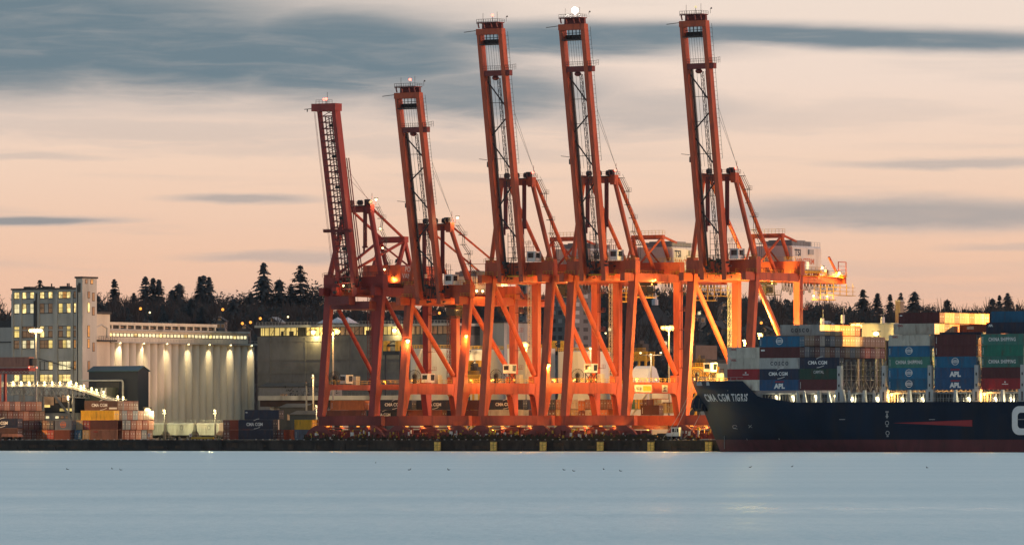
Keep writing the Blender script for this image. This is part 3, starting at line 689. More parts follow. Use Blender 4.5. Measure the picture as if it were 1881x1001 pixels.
    # machinery house
    if sty and tall:
        x0_, x1_, ya_, yb2, z0_, z1_ = xm-6, xm+6, 29.5, 44.3, zl+1.5, zl+8.1
        hm = M['white']
    elif sty:
        x0_, x1_, ya_, yb2, z0_, z1_ = xm-5, xm+5, 15, 27, zl+1.2, zl+6.2; hm = M['white']
    else:
        x0_, x1_, ya_, yb2, z0_, z1_ = xm-6.5, xm+6.5, 16.6, 34, zl+2.2, zl+6.9; hm = M['red']
    mh = MB().prism([(x0_,z0_),(x1_,z0_),(x1_,z1_-.5),(x1_-.4,z1_),(x0_+.4,z1_),(x0_,z1_-.5)], 'y', ya_, yb2).build('machinery_house', hm, t)
    mb = MB(); mb.box(x0_-.15,x1_+.15,ya_-.15,yb2+.15,z0_-.4,z0_); mb.rail((x1_+1.0,ya_-1,z0_-.2),(x1_+1.0,yb2+1,z0_-.2),1.1,9); mb.box(x0_-1,x1_+1.1,ya_-1,yb2+1,z0_-.62,z0_-.4)
    mb.build('house_platform', M['yellow'] if tall else M['maroon'], t)
    if sty:
        mb = MB(); mb.box(x0_+2,x1_-1.0,ya_+1.2,yb2-3.6,z1_+.02,z1_+1.3); mb.box(x0_+3,x1_-2,ya_+2,yb2-5,z1_+1.3,z1_+1.6); mb.build('roof_unit', M['grey'], mh)
        MB().rail((x1_-.2,ya_+.3,z1_-.1),(x1_-.2,yb2-.3,z1_-.1),1.2,10).build('roof_railing', M['grey'], mh)
        if tall:
            mb = MB(); mb.box(x1_,x1_+.06,yb2-7.6,yb2-6.4,z0_+.3,z0_+2.4); mb.build('lit_door', M['win2'], mh)
            MB().box(x1_,x1_+.5,yb2-6.8,yb2-4.6,z1_-2.3,z1_-.9).build('vent', M['lgrey'], mh)
            text_side('TSI', 1.9, ya_+2.6, z1_-2.8, x1_+.05, mh, M['paint_k'], .03)
            text_side('VANTERM', 1.55, ya_+6.2, z1_-4.9, x1_+.05, mh, M['paint_o'], .012)
        else:
            text_side('VANTERM', 1.3, ya_+4.4, z1_-2.6, x1_+.05, mh, M['paint_o'], .012)
    else:
        text_side('PORT OF', 1.45, ya_+6.4, z1_-1.9, x1_+.05, mh, M['paint_w'], 0.0)
        text_side('VANCOUVER', 1.45, ya_+7.0, z1_-3.8, x1_+.05, mh, M['paint_w'], 0.0)
    # trolley with driver's cab, parked over the landside legs
    if sty:
        mb = MB(); yc = 25.5 if tall else 12
        mb.box(xm-2,xm+2,yc-2.5,yc+2.5,zl-2.6,zl-1.9)
        for s in (-1,1): mb.bar((xm+s*1.4,yc-2,zl-2.2),(xm+s*1.4,yc-2,zl-5.2),.2); mb.bar((xm+s*1.4,yc+2,zl-2.2),(xm+s*1.4,yc+2,zl-5.2),.2)
        mb.box(xm-2.4,xm+2.4,yc-2.6,yc+3.4,zl-5.4,zl-5.2); mb.rail((xm+2.4,yc-2.6,zl-5.2),(xm+2.4,yc+3.4,zl-5.2),1.1,4)
        tr = mb.build('trolley', M['dark'], t)
        MB().prism([(yc-2.2,zl-4.9),(yc+1.4,zl-4.9),(yc+1.4,zl-2.8),(yc-2.6,zl-2.8)], 'x', xm-1.5, xm+1.5).build('driver_cab', M['dark'], tr)
        mb = MB(); mb.prism([(yc-1.9,zl-4.4),(yc+.9,zl-4.4),(yc+.9,zl-3.2),(yc-2.2,zl-3.2)], 'x', xm+1.5, xm+1.54); mb.build('cab_window', M['glass'], tr)
        cabm = MB().box(xm+4.6,xm+7.2,.2,3.4,zc+.1,zc+2.9).build('operator_cabin', M['white'], t)
        MB().box(xm+5.0,xm+6.8,.14,.2,zc+1.1,zc+2.5).build('window', M['glass'], cabm); MB().box(xm+7.2,xm+7.25,.8,2.6,zc+1.1,zc+2.5).build('window', M['glass'], cabm)
        mb = MB()
        for i in range(5): mb.bar((xm+3.8+i*.7,.3,zc),(xm+3.8+i*.7,.3,zc+4.2+(i % 3)*.9),.1)
        for k in range(3): mb.bar((xm+3.6,.3,zc+1.5+k*1.3),(xm+7.4,.3,zc+1.5+k*1.3),.08)
        mb.rail((xm+3.4,-.2,zc+4.6),(xm+7.0,-.2,zc+4.6),1.0,4)
        mb.build('boom_latch_frame', M['maroon'], t)
    else:
        mb = MB(); mb.box(xm-5,xm+8,-.6,20,zl-5.8,zl-3.6); mb.box(xm-3.5,xm+3.5,-4,-.8,zl-4.6,zl-2.2); mb.build('trolley', M['maroon'], t)
    # lift shaft on the far-left leg
    mb = MB(); xs, ys = -1.9, G
    for dx in (-.55,.55):
        for dy in (-.55,.55): mb.bar((xs+dx,ys+dy,zp1),(xs+dx,ys+dy,zl-1),.13)
    n = int((zl-zp1)/1.5)
    for i in range(n):
        z = zp1+i*1.5
        for dy in (-.55,.55): mb.bar((xs-.55,ys+dy,z),(xs+.55,ys+dy,z),.1); mb.bar((xs-.55,ys+dy,z),(xs+.55,ys+dy,z+1.5),.07)
    mb.build('lift_shaft', M['cream'] if tall else M['maroon'], t)
    mb = MB()
    for i in range(5):
        z = zp1+4+i*5.2; mb.box(Wd+1.0,Wd+2.6,G-.8,G+.8,z,z+.12); mb.rail((Wd+2.6,G-.8,z),(Wd+2.6,G+.8,z),1.1,2); mb.bar((Wd+1.2,G,z),(Wd+1.2,G,z+5.2),.1)
    mb.build('leg_platform', M['maroon'], t)
    # back-reach end: lattice cage and ladder
    if tall:
        mb = MB(); y = gend
        for x in (gx[0]-2,gx[1]+2):
            mb.bar((x,y-4,zl),(x,y-4,zl+4.2),.2); mb.bar((x,y,zl),(x,y,zl+4.2),.2); mb.bar((x,y-4,zl+4.2),(x,y,zl+4.2),.2); mb.bar((x,y-9,zl+5.4),(x,y-3.6,zl),.5)
            for k in range(3): mb.bar((x,y-4,zl+1+k),(x,y,zl+1+k),.1)
        mb.box(gx[0]-2,gx[1]+2,y-.6,y+.2,zl-1.8,zl+.6)
        mb.build('end_frame', red, t)
        mb = MB(); z = zl-6.4
        for x in (gx[1]+1.6,gx[1]+3.6):
            for yy in range(6):
                mb.bar((x,y-16+yy*3.4,zl-1.9),(x,y-16+yy*3.4,z if yy < 3 else zl-5.0),.12)
            for k in range(3): mb.bar((x,y-16,zl-2.8-k*1.1),(x,y+2.4,zl-2.8-k*1.1),.09)
        mb.box(gx[1]+1.4,gx[1]+3.8,y-17,y-8.2,z-.1,z+.12); mb.box(gx[1]+1.4,gx[1]+3.8,y-8,y+2.4,zl-5.1,zl-4.95)
        mb.build('hanging_platform', M['yellow'], t)
    return t, dict(zl=zl, zc=zc, zb=zb, za=za, W=Wd, xm=xm, gx=gx, zp1=zp1, gend=gend, G=G)

K = []
K.append(crane(590, 'shortest dark red crane at the left end, with a plate boom and red machinery house', 0, 42.2, 45.5, 93.2, 66.0, 17.8, -9.3, False, .4, 5.3))
K.append(crane(737, 'second crane from the left, medium height with long thin backstays', 1, 39.3, 42.8, 95.2, 60.3, 19.9, -10.5, False, -.3, 2.3))
K.append(crane(887, 'tall orange-red crane in the middle of the row, third from the left', 1, 45.0, 48.7, 111.9, 72.2, 19.9, -10.6, True))
K.append(crane(1037, 'tall orange-red crane with a brilliant white lamp on its boom tip', 1, 45.0, 48.7, 112.2, 72.2, 19.9, -10.6, True))
K.append(crane(1257, 'rightmost tall crane, lit yellow on its legs, standing behind the ship bow', 1, 44.7, 48.4, 111.7, 71.9, 19.8, -10.4, True))
# crane lamps
for (t, k), top in zip(K, ('redl', 'redl', 'redl', 'whitel', 'win2')):
    x = k['xm'] + .6; y = -10.6
    zt = k['zb'] + (3.9 if t is not K[0][0] else 1.4)
    lamp_child(t, (x, y, zt), .9 if top == 'whitel' else .36, M[top], 4000 if top == 'whitel' else 0, (1,.95,.8), 'tip_lamp', False)
    MB().tube((x,y,zt-1.6),(x,y,zt-.3),.07).build('lamp_post', M['dark'], t)
lamp_child(K[0][0], (K[0][1]['xm']-1.2, -9.3, 94.6), .33, M['redl'], 0, name='tip_lamp', hood=False)
for t, k in K[:2]:
    lamp_child(t, (k['W']-2.9, 5.6 if t is K[0][0] else 3.0, k['za']+1.1), .36, M['warm'], 900, WRM, 'apex_lamp')
for t, k in K[2:]:
    lamp_child(t, (k['W']-4.6, 2.0, k['za']+1.0), .33, M['redl'], 0, SOD, 'apex_lamp', False)
for p in ((15.2,7.2,59.0), (16.0,7.2,53.6), (16.8,7.0,47.6)): lamp_child(K[0][0], p, .3, M['warm'], 500, WRM, 'stair_lamp')
lamp_child(K[0][0], (13.2, 16.2, 45.6), .4, M['sod'], 1500, SOD)
lamp_child(K[0][0], (9.0, -1.8, 43.0), .28, M['warm'], 500, WRM)
for k_, y in ((1, 6.5), (1, 9.4)): lamp_child(K[1][0], (K[1][1]['W']+1.1, y, 41.2), .36, M['warm'], 1500, SOD)
for i in range(4): lamp_child(K[1][0], (12+i*1.1, 29.0, 43.4), .4, M['sodc'], 1500, SOD)
lamp_child(K[1][0], (1.6, .9, 27.4), .55, M['warm'], 3000, (1,.6,.22))
lamp_child(K[1][0], (K[1][1]['W']+1.5, .9, 28.6), .46, M['sodc'], 3500, SOD)
lamp_child(K[2][0], (K[2][1]['W']+1.4, .9, 20.4), .44, M['sodc'], 3500, SOD)
lamp_child(K[4][0], (K[4][1]['xm']+5.2, 46, 47.2), .42, M['warm'], 4000, (1,.55,.14))
lamp_child(K[4][0], (K[4][1]['xm']+6.4, 53, 45.8), .4, M['warm'], 4000, (1,.6,.12))
for y in (33, 41, 48): lamp_child(K[4][0], (K[4][1]['xm']+5.6, y, 39.4 if y > 33 else 43), .3, M['warm'], 2200, (1,.6,.12))
for i in (2, 3): lamp_child(K[i][0], (K[i][1]['W']+1.2, 13, 43.6), .26, M['sodc'], 1200, SOD)
# floods under the girders; unseen ones added on the portal beams to brighten the legs
for i, (t, k) in enumerate(K):
    w0 = (0, 900, 1700, 2000, 3800)[i]
    for y in (7, 18):
        if w0: lamp_child(t, (k['W']-3.2, y, k['zl']-2.3), .22, M['sod'], w0, SOD)
    for y in (7, 17):
        lamp_child(t, (k['W']-1.2, y, k['zp1']+.9), .2, M['sod'], (1000,2100,3100,3700,3000)[i], SOD)
        if i: lamp_child(t, (-1.3, y, k['zp1']+.9), .2, M['sod'], (0,800,2400,3300,4600)[i], SOD)
for i, (t, k) in enumerate(K):           # small lamps under the waterside sill beam
    for j, x in enumerate((3.2, 8.0, 13.5, 17.0)):
        o = MB().box(-.42,.42,-.12,.12,-.12,.12).build('sill_lamp', M['sod'], t, (x+rnd.uniform(-.5,.5), -1.7, 3.75))
        if j % 2: point(o, (0,.3,-.5), (120,300,380,450,500)[i], SOD, .2)
# plates on the portal beam of the fourth crane
t, k = K[3]; x = k['W']+.83
for y0, y1, nm in ((3.2, 11.6, 'sign_plate'), (16.8, 19.6, 'pictogram_plate')):
    s = MB().box(x,x+.06,y0,y1,13.0,15.0).build(nm, M['cream'], t)
    if y1-y0 > 4:
        MB().box(x+.065,x+.09,y0+4.2,y1-.2,13.3,14.7).build('orange_field', M['yellow'], s)
        text_side('MAX 65t', 1.0, y0+2.1, 13.5, x+.07, s, M['paint_k'], .03, .55)
    else:
        mb = MB(); ym = (y0+y1)/2
        mb.face((x+.07,ym-1,13.3),(x+.07,ym+1,13.3),(x+.07,ym+.7,13.6),(x+.07,ym-.7,13.6)); mb.face((x+.07,ym-.15,13.6),(x+.07,ym+.15,13.6),(x+.07,ym+.15,14.8),(x+.07,ym-.15,14.8)); mb.face((x+.07,ym-.8,13.9),(x+.07,ym+.8,14.3),(x+.07,ym+.8,14.5),(x+.07,ym-.8,14.1))
        mb.build('pictogram', M['paint_k'], s)

# ------------------------------------------------------------------ containers
CH, CW = 2.80, 2.44
def cont_body(L):
    mb = MB(); H = CH-.03
    mb.box(0,L,0,.12,0,.16); mb.box(0,L,CW-.12,CW,0,.16); mb.box(0,L,0,.12,H-.11,H); mb.box(0,L,CW-.12,CW,H-.11,H)
    for x in (0, L-.14):
        for y in (0, CW-.14): mb.box(x,x+.14,y,y+.14,.16,H-.11)
    mb.box(0,.08,.14,CW-.14,0,H-.02); mb.box(.1,L-.1,.12,CW-.12,H-.07,H-.03); mb.box(.1,L-.1,.12,CW-.12,.05,.12)
    n = int(L/.42); st = (L-.28)/n
    for y, s in ((.02, 1), (CW-.02, -1)):
        prof = []
        for i in range(n):
            x = .14+i*st; prof += [(x, y), (x+st*.32, y), (x+st*.5, y+s*.075), (x+st*.82, y+s*.075)]
        prof.append((L-.14, y)); k = len(mb.v)
        for px_, py_ in prof: mb.v += [(px_, py_, .16), (px_, py_, H-.11)]
        for i in range(len(prof)-1):
            a = k+2*i; mb.f.append((a, a+2, a+3, a+1) if s > 0 else (a+1, a+3, a+2, a)); mb.m.append(0)
    me = bpy.data.meshes.new('container_body'); me.from_pydata(mb.v, [], mb.f); me.materials.append(M['grey']); me.update(); return me
def door_mesh(L):
    mb = MB(); H = CH-.03; mb.box(L-.07,L-.03,.14,CW-.14,.14,H-.11)
    for y in (.16, 1.24): mb.box(L-.031,L-.015,y,y+1.04,.2,H-.16)
    me = mb.mesh('container_door', M['grey']); return me
def bars_mesh(L):
    mb = MB(); H = CH-.03
    for y in (.42,.95,1.5,2.03): mb.tube((L+.01,y,.12),(L+.01,y,H-.1),.035,5); mb.box(L-.01,L+.03,y-.14,y+.14,.9,.98)
    for y in (.6,1.75): mb.box(L-.012,L+.006,y-.18,y+.18,1.5,1.85)
    return mb.mesh('locking_bar', M['lgrey'])
CM = {L: (cont_body(L), door_mesh(L), bars_mesh(L)) for L in (12.19, 6.06, 9.9)}
def setmat(o, m): o.material_slots[0].link = 'OBJECT'; o.material_slots[0].material = m
NC = [0]
def cont(color, a, b, z, label, L=12.19, orient='u', group='shipping containers', door=True):
    me, dm, bm_ = CM[L]; NC[0] += 1
    rz, loc = (-TH, W(a,b,z)) if orient == 'u' else (-TH-math.pi/2, W(a,b+L,z))
    t = link('shipping_container', me, None, loc, (0,0,rz), label, 'container', group); setmat(t, cmat(color))
    if door:
        d = link('door', dm, t); setmat(d, cmat(color)); link('locking_bar', bm_, d)
    return t
def ring_logo(t, L, m=None):
    m = m or M['paint_w']; mb = MB(); cx, cz = L*.5, CH*.54; n = 24
    for i in range(n):
        t0, t1 = 2*math.pi*i/n, 2*math.pi*(i+1)/n
        mb.face(*[(cx+math.cos(q)*r*1.15, -.02, cz+math.sin(q)*r) for q, r in ((t0,.92),(t1,.92),(t1,.78),(t0,.78))])
        mb.face(*[(cx+math.cos(q)*r*1.5, -.022, cz+math.sin(q)*r*.5) for q, r in ((t0,.72),(t1,.72),(t1,.58),(t0,.58))])
    for k in (-.22,0,.22): mb.face((cx-.85,-.024,cz+k-.05),(cx+.85,-.024,cz+k-.05),(cx+.85,-.024,cz+k+.05),(cx-.85,-.024,cz+k+.05))
    mb.build('emblem', m, t)
def swoosh(t, cx, cz, s=1.0, red_top=False):
    mb = MB()
    def arc(x, z, w, h, up):
        pts = []
        for i in range(7):
            q = i/6; pts.append((x-w/2+w*q, z+(1 if up else -1)*h*math.sin(math.pi*.5*(q if up else 1-q))))
        for (xa_, za_), (xb_, zb_) in zip(pts, pts[1:]):
            mb.face((xa_,-.03,za_),(xb_,-.03,zb_),(xb_,-.03,zb_+.16*s),(xa_,-.03,za_+.10*s))
    arc(cx+.3*s, cz+1.15*s, 2.0*s, .55*s, True); arc(cx+.5*s, cz-.62*s, 2.2*s, .5*s, False)
    mb.build('swoosh_emblem', M['paint_w'], t)
def code(t, L, x=.5):
    mb = MB()
    for i in range(5): mb.face((x,-.02,.5+i*.34),(x+.14,-.02,.5+i*.34),(x+.14,-.02,.74+i*.34),(x,-.02,.74+i*.34))
    mb.build('code_marks', M['paint_w'], t)
def mark(t, kind, L=12.19):
    P = M['paint_w']
    if kind == 'ring': ring_logo(t, L); code(t, L, .35)
    elif kind == 'cma': text_front('CMA CGM', .95, L*.47, 1.02, -.03, t, P, .03, 1.0); swoosh(t, L*.5, 1.28)
    elif kind == 'cmar': text_front('CMA CGM', .85, L*.47, 1.05, -.03, t, P, .03, 1.0); swoosh(t, L*.5, 1.28, .9)
    elif kind == 'cosco': text_front('COSCO', 1.0, L*.5, .85, -.03, t, M['paint_k'], .03, .85, True, 'lettering', 1.7)
    elif kind == 'china': text_front('CHINA SHIPPING', .95, L*.5, .95, -.03, t, P, .02, .72, True, 'lettering', 1.15); code(t, L, .4)
    elif kind == 'apl': text_front('APL', 1.35, L*.5, .45, -.03, t, P, .06, 1.1); mb = MB(); mb.face((L*.5-1.4,-.03,2.1),(L*.5+1.2,-.03,2.1),(L*.5+1.5,-.03,2.4),(L*.5-1.2,-.03,2.4)); mb.build('emblem', M['paint_r'], t)
    elif kind == 'apls': text_front('APL', .6, 1.3, 1.7, -.03, t, P, .05)
    elif kind == 'capital': text_front('CAPITAL', .75, L*.5, 1.5, -.03, t, P, 0, .75)
    elif kind == 'oocl': text_front('OOCL', .5, 2.0, 2.0, -.03, t, M['paint_r'], .05, .9)
    elif kind == 'small': mb = MB(); mb.ball((L*.57,0,1.85),.22,8,5); mb.box(L*.57-.9,L*.57+.9,-.03,0,1.25,1.42); mb.build('emblem', P, t)
    elif kind == 'white_label': mb = MB(); mb.box(.5,1.6,-.03,0,1.75,2.15); mb.build('label_plate', P, t)
    elif kind == 'code': code(t, L, .5)
    elif kind == 'pink': ring_logo(t, L, M['paint_o'])
    elif kind == 'rev': text_front('CMA CGM', .95, L*.45, 1.05, -.03, t, P, .03, 1.0); swoosh(t, L*.52, 1.3, 1.15); mb = MB(); mb.box(L*.74,L*.98,-.03,0,.35,.85); mb.build('label_plate', P, t)
    elif kind == 'corner': mb = MB(); mb.box(.4,1.1,-.03,0,1.9,2.15); mb.build('label_plate', P, t)

# ------------------------------------------------------------------ the ship
SB = -28.2; SA = on_a(1273, SB)            # stem at deck level; ship axis x runs aft along the quay
ship = thing('container_ship', 'large navy blue container ship with red waterline moored at the right', 'ship', W(SA, SB, 0))
HB, SL, DZ = 22.0, 300.0, 12.75
def stem(z): return 10.5*(1-min(max(z,0)/18.4,1))**1.08 * .82 + (0 if z > 3 else 0)
def hbr(x, z):
    t = min(max(z/16.5, 0), 1); Lz = 72*(1-t)+27*t; q = 1.55*(1-t)+2.15*t
    s = (x-stem(z))/Lz
    if s <= 0: return 0.0
    return HB if s >= 1 else HB*(1-(1-s)**q)
def topz(x):
    if x < 29.5: return 18.35
    if x < 34.5: return 18.35-(x-29.5)/5*4.3
    if x < 47: q = (x-34.5)/12.5; q = q*q*(3-2*q); return 14.05-q*1.3
    return DZ
xs = [i*.5 for i in range(20)] + [10+i*1.5 for i in range(27)] + [51+i*4 for i in range(8)] + [90,120,160,200,250,SL]
lv = [-2, 0, 1.2, 2.4, 3.2] ; nl = 26
mb = MB()
def station(x, side):
    tz = topz(x); zs = lv + [3.2+(tz-3.2)*(i+1)/nl for i in range(nl)]
    out = []
    for z in zs:
        xx = max(x, stem(z)); out.append((xx, side*hbr(xx, z), z))
    return out
nz = len(lv)+nl
for side in (-1, 1):
    k = len(mb.v)
    for x in xs: mb.v += station(x, side)
    for i in range(len(xs)-1):
        for j in range(nz-1):
            a = k+i*nz+j; f = (a, a+nz, a+nz+1, a+1) if side < 0 else (a+1, a+nz+1, a+nz, a)
            mb.f.append(f); mb.m.append(1 if j < 4 else 0)
k = len(mb.v)                             # deck
for x in xs:
    zt = min(topz(x)-.9, 16.5) if x < 40 else DZ-.4
    h = hbr(max(x,stem(zt)), zt); mb.v += [(max(x,stem(zt)), -h, zt), (max(x,stem(zt)), h, zt)]
for i in range(len(xs)-1): mb.f.append((k+2*i, k+2*i+1, k+2*i+3, k+2*i+2)); mb.m.append(2)
mb.face((SL,-HB,-2),(SL,HB,-2),(SL,HB,DZ),(SL,-HB,DZ))
me = bpy.data.meshes.new('hull'); me.from_pydata(mb.v, [], mb.f)
for m in (M['hull'], M['boot'], M['grey']): me.materials.append(m)
me.polygons.foreach_set('material_index', mb.m); bm = bmesh.new(); bm.from_mesh(me)
bmesh.ops.remove_doubles(bm, verts=bm.verts, dist=.002); bmesh.ops.dissolve_degenerate(bm, edges=bm.edges, dist=.002); bmesh.ops.recalc_face_normals(bm, faces=bm.faces); bm.to_mesh(me); bm.free()
for p in me.polygons: p.use_smooth = p.material_index != 2
hull = link('hull', me, ship)
try: me.set_sharp_from_angle(angle=R(40))
except Exception: pass
def sx_at(px, z):                         # ship x of the hull's near side seen at column px, height z
    lo, hi = 0, 250
    def col_(x): p = W(SA+x, SB-hbr(x, z)); return CX + p.x*F/p.y
    for _ in range(50):
        m_ = (lo+hi)/2
        if col_(max(m_, stem(z))) < px: lo = m_
        else: hi = m_
    return (lo+hi)/2
def hz(py): return zz(py, SA+40, SB-20)
# bow lettering wrapped on the flare
src = text_mesh('CMA CGM TIGRIS', 1.0, .03, 1.0, M['paint_w'], 1.2); w = width(src)
zb0, zb1 = hz(736.5), hz(722.5)
me = src.copy(); xa_, xb_ = sx_at(1297, (zb0+zb1)/2), sx_at(1376, (zb0+zb1)/2)
pxs = [(1297+(1376-1297)*i/40) for i in range(41)]; tab = [sx_at(p, (zb0+zb1)/2) for p in pxs]
for v in me.vertices:
    u = v.co.x/w*40; i = min(int(u), 39); x = tab[i]+(tab[i+1]-tab[i])*(u-i); z = zb0+(zb1-zb0)*v.co.y
    x -= (1-v.co.y)*.95
    v.co = Vector((x, -hbr(x, z)-.16, z))
link('lettering', me, ship)
# marks on the hull
yH = -HB-.03
def sxf(px): return on_a(px, SB-HB)-SA
z0, z1, zt = hz(783), hz(771), hz(777)
x0, x1 = sxf(1640), sxf(1786)
MB().face((x0,yH,zz(776.5,SA+x0,SB-HB)),(x1,yH,zz(783,SA+x1,SB-HB)),(x1,yH,zz(771,SA+x1,SB-HB))).build('red_wedge', M['paint_r'], ship)
xc = sxf(1859); zc0, zc1 = zz(798.5,SA+xc,SB-HB), zz(745.5,SA+xc,SB-HB); wd = 12.5; tk = 1.65
def rrect(x0, x1, z0, z1, r, n=6):
    pts = []
    for cx, cz, s in ((x1-r,z1-r,0),(x0+r,z1-r,1),(x0+r,z0+r,2),(x1-r,z0+r,3)):
        for i in range(n+1): q = math.pi/2*(s+i/n); pts.append((cx+math.cos(q)*r, cz+math.sin(q)*r))
    return pts
o_ = rrect(xc, xc+wd, zc0, zc1, 2.1); i_ = rrect(xc+tk, xc+wd-tk, zc0+tk, zc1-tk, .9); n = len(o_); mb = MB()
for i in range(n):
    j = (i+1) % n
    if i == n-1: continue                # the open side faces aft
    mb.face(*[(p[0], yH, p[1]) for p in (o_[i], o_[j], i_[j], i_[i])])
mb.build('big_letter', M['paint_w'], ship)
mb = MB(); x = sxf(1629.5)
for px, py in ((1629.5,776.5),(1630.5,795)):
    x = sxf(px); z = zz(py,SA+x,SB-HB)
    for i in range(14):
        q0, q1 = 2*math.pi*i/14, 2*math.pi*(i+1)/14
        mb.face(*[(x+math.cos(q)*r, yH, z+math.sin(q)*r) for q, r in ((q0,.58),(q1,.58),(q1,.42),(q0,.42))])
    mb.face((x-.3,yH,z-.95),(x+.3,yH,z-.95),(x+.3,yH,z-.75),(x-.3,yH,z-.75))
x = sxf(1629.5); z = zz(763.5,SA+x,SB-HB)
mb.face((x-.2,yH,z),(x+.2,yH,z),(x+.2,yH,z+.7),(x-.2,yH,z+.7)); mb.face((x,yH,z-.75),(x+.5,yH,z),(x-.5,yH,z)); mb.face((x-.45,yH,z+.85),(x+.45,yH,z+.85),(x+.45,yH,z+1.2),(x-.45,yH,z+1.2))
for px in (1547,1712,1876): x = sxf(px); z = zz(770.5,SA+x,SB-HB); mb.face((x-.9,yH,z),(x+.9,yH,z),(x+.9,yH,z+.13),(x-.9,yH,z+.13))
mb.build('tug_marks', M['lgrey'], ship)
mb = MB()
def hp(px, py, o=.1):
    z = hz(py); x = sx_at(px, z); return Vector((x, -hbr(x, z)-o, z))
for px, py in ((1350,783),): # bulb mark
    for i in range(10):
        q0, q1 = 2*math.pi*i/12, 2*math.pi*(i+1)/12
        mb.bar(hp(px+math.cos(q0)*4, py-math.sin(q0)*2.6), hp(px+math.cos(q1)*4, py-math.sin(q1)*2.6), .13)
    mb.bar(hp(px-3,py+3), hp(px+5,py+4), .13)
for a_, b_ in (((1375,780),(1382,785)),((1376,785),(1381,780)),((1331,800),(1331,824)),((1372,805),(1373,808)),((1431,805),(1432,807))): mb.bar(hp(*a_), hp(*b_), .12)
mb.build('bow_marks', M['lgrey'], ship)
# anchor pocket and fairleads
pa = hp(1290, 737, 0)
mb = MB(); mb.loft([(pa.x-.1,pa.y-.2,pa.z-2.4,3.4,1.2),(pa.x-.3,pa.y-.3,pa.z-1.4,4.2,2.0),(pa.x,pa.y,pa.z+1.6,3.0,2.0),(pa.x+.2,pa.y+.4,pa.z+2.6,1.6,.8)]); mb.build('anchor_bolster', M['hull'], ship)
an = MB(); an.bar((pa.x-1.4,pa.y-1.0,pa.z-1.9),(pa.x+.8,pa.y-1.5,pa.z-1.9),.5); an.bar((pa.x-1.4,pa.y-1.1,pa.z-1.9),(pa.x-1.9,pa.y-1.2,pa.z-.6),.35); an.bar((pa.x+.8,pa.y-1.5,pa.z-1.9),(pa.x+1.1,pa.y-1.6,pa.z-.5),.35); an.bar((pa.x-.3,pa.y-1.2,pa.z-1.9),(pa.x-.2,pa.y-.9,pa.z+1.0),.35)
an.build('anchor', M['dark'], ship)
mb = MB()
for px in (1283,1288,1301): p = hp(px, 702, .05); mb.box(p.x-.5,p.x+.5,p.y-.12,p.y+.1,p.z-.7,p.z+.3)
mb.build('fairlead', M['lgrey'], ship)
# foremast and breakwater on the forecastle
x = sxf(1318)
mb = MB(); xb = 27.5; mb.prism([(-13,16.4),(13,16.4),(12,22.6),(-12,22.6)], 'x', xb, xb+.3)
for i in range(9): y = -12+i*3; mb.bar((xb-1.6,y,16.4),(xb,y,22.4),.35)
mb.build('breakwater', M['maroon'], ship)
mb = MB(); fx = 14; mb.tube((fx,0,16.5),(fx,0,27.8),.32,8,.18); mb.bar((fx,-1.6,24.5),(fx,1.6,24.5),.15); mb.tube((fx,0,27.8),(fx,0,29.5),.06); mb.bar((fx-1.4,0,16.5),(fx,0,23),.14); mb.bar((fx+1.4,0,16.5),(fx,0,23),.14)
mb.build('foremast', M['lgrey'], ship)
mb = MB()
for i in range(14):
    xx = 3+i*1.9; h = hbr(xx, 18.2)-.1; h2 = hbr(xx+1.9, 18.2)-.1
    for s in (-1,1): mb.bar((xx,s*h,18.35),(xx,s*h,19.3),.07); mb.bar((xx,s*h,19.3),(xx+1.9,s*h2,19.3),.07)
mb.build('bow_railing', M['lgrey'], ship)
# bays
BZ = 15.85; BB = SB-HB+.55
bayx = [on_a(px, BB) for px in (1336, 1395, 1467, 1550, 1632, 1716.5, 1802.5, 1887)]
rel = [a-SA for a in bayx]
mb = MB(); xend = rel[-1]+60
for i, x in enumerate(rel):
    y0 = -HB+1.9 if i else -12.5; ln = 12.4 if i else 9.5
    mb.box(x, x+ln, y0, HB-1.9, DZ-.2, BZ-1.05); mb.box(x-.1, x+ln+.1, y0-.5, HB-1.4, BZ-1.04, BZ-.62)
mb.build('hatch_coaming', M['grey'], ship)
mb = MB()
for i, x in enumerate(rel[1:]):
    for k in range(14): mb.box(x+.6+k*.86, x+.75+k*.86, -HB+1.35, -HB+1.9, DZ, BZ-1.1)
mb.build('coaming_stay', M['dark'], ship, kind='stuff')
posts = []
for i, x in enumerate(rel[1:], 1):
    if i == 1: continue
    if i > 2:                             # lashing tower forward of the bay
        p = MB(); xx = x-1.35; p.box(xx-.55,xx+.55,-HB+.35,-HB+1.5,DZ-.3,BZ+6.2); p.box(xx-1.1,xx+1.1,-HB+.3,-HB+1.6,DZ-.3,BZ+.1)
        q = p.build('lashing_tower', M['lgrey'], ship)
        p = MB(); p.box(xx-.22,xx+.22,-HB+.27,-HB+.3,DZ+.3,BZ-.5); p.box(xx-.2,xx+.2,-HB+.32,-HB+.35,BZ+.8,BZ+1.5); p.box(xx-.2,xx+.2,-HB+.32,-HB+.35,BZ+3.6,BZ+4.3)
        p.build('opening', M['dark'], q)
    for xo, wb in ((6.1, .55),):
        p = MB(); p.prism([(x+xo-wb,DZ-.3),(x+xo+wb,DZ-.3),(x+xo+wb*.5,BZ-.05),(x+xo-wb*.5,BZ-.05)], 'y', -HB+.35, -HB+1.3); p.build('stack_support', M['lgrey'], ship)
    if i < 4:
        for xo in (-.3, 1.6, 9.0, 12.6):
            p = MB(); p.prism([(x+xo-.2,DZ-.3),(x+xo+.9,DZ-.3),(x+xo+.1,BZ-.05),(x+xo-.2,BZ-.05)], 'y', -HB+.4, -HB+.9); p.build('stack_support', M['lgrey'], ship)
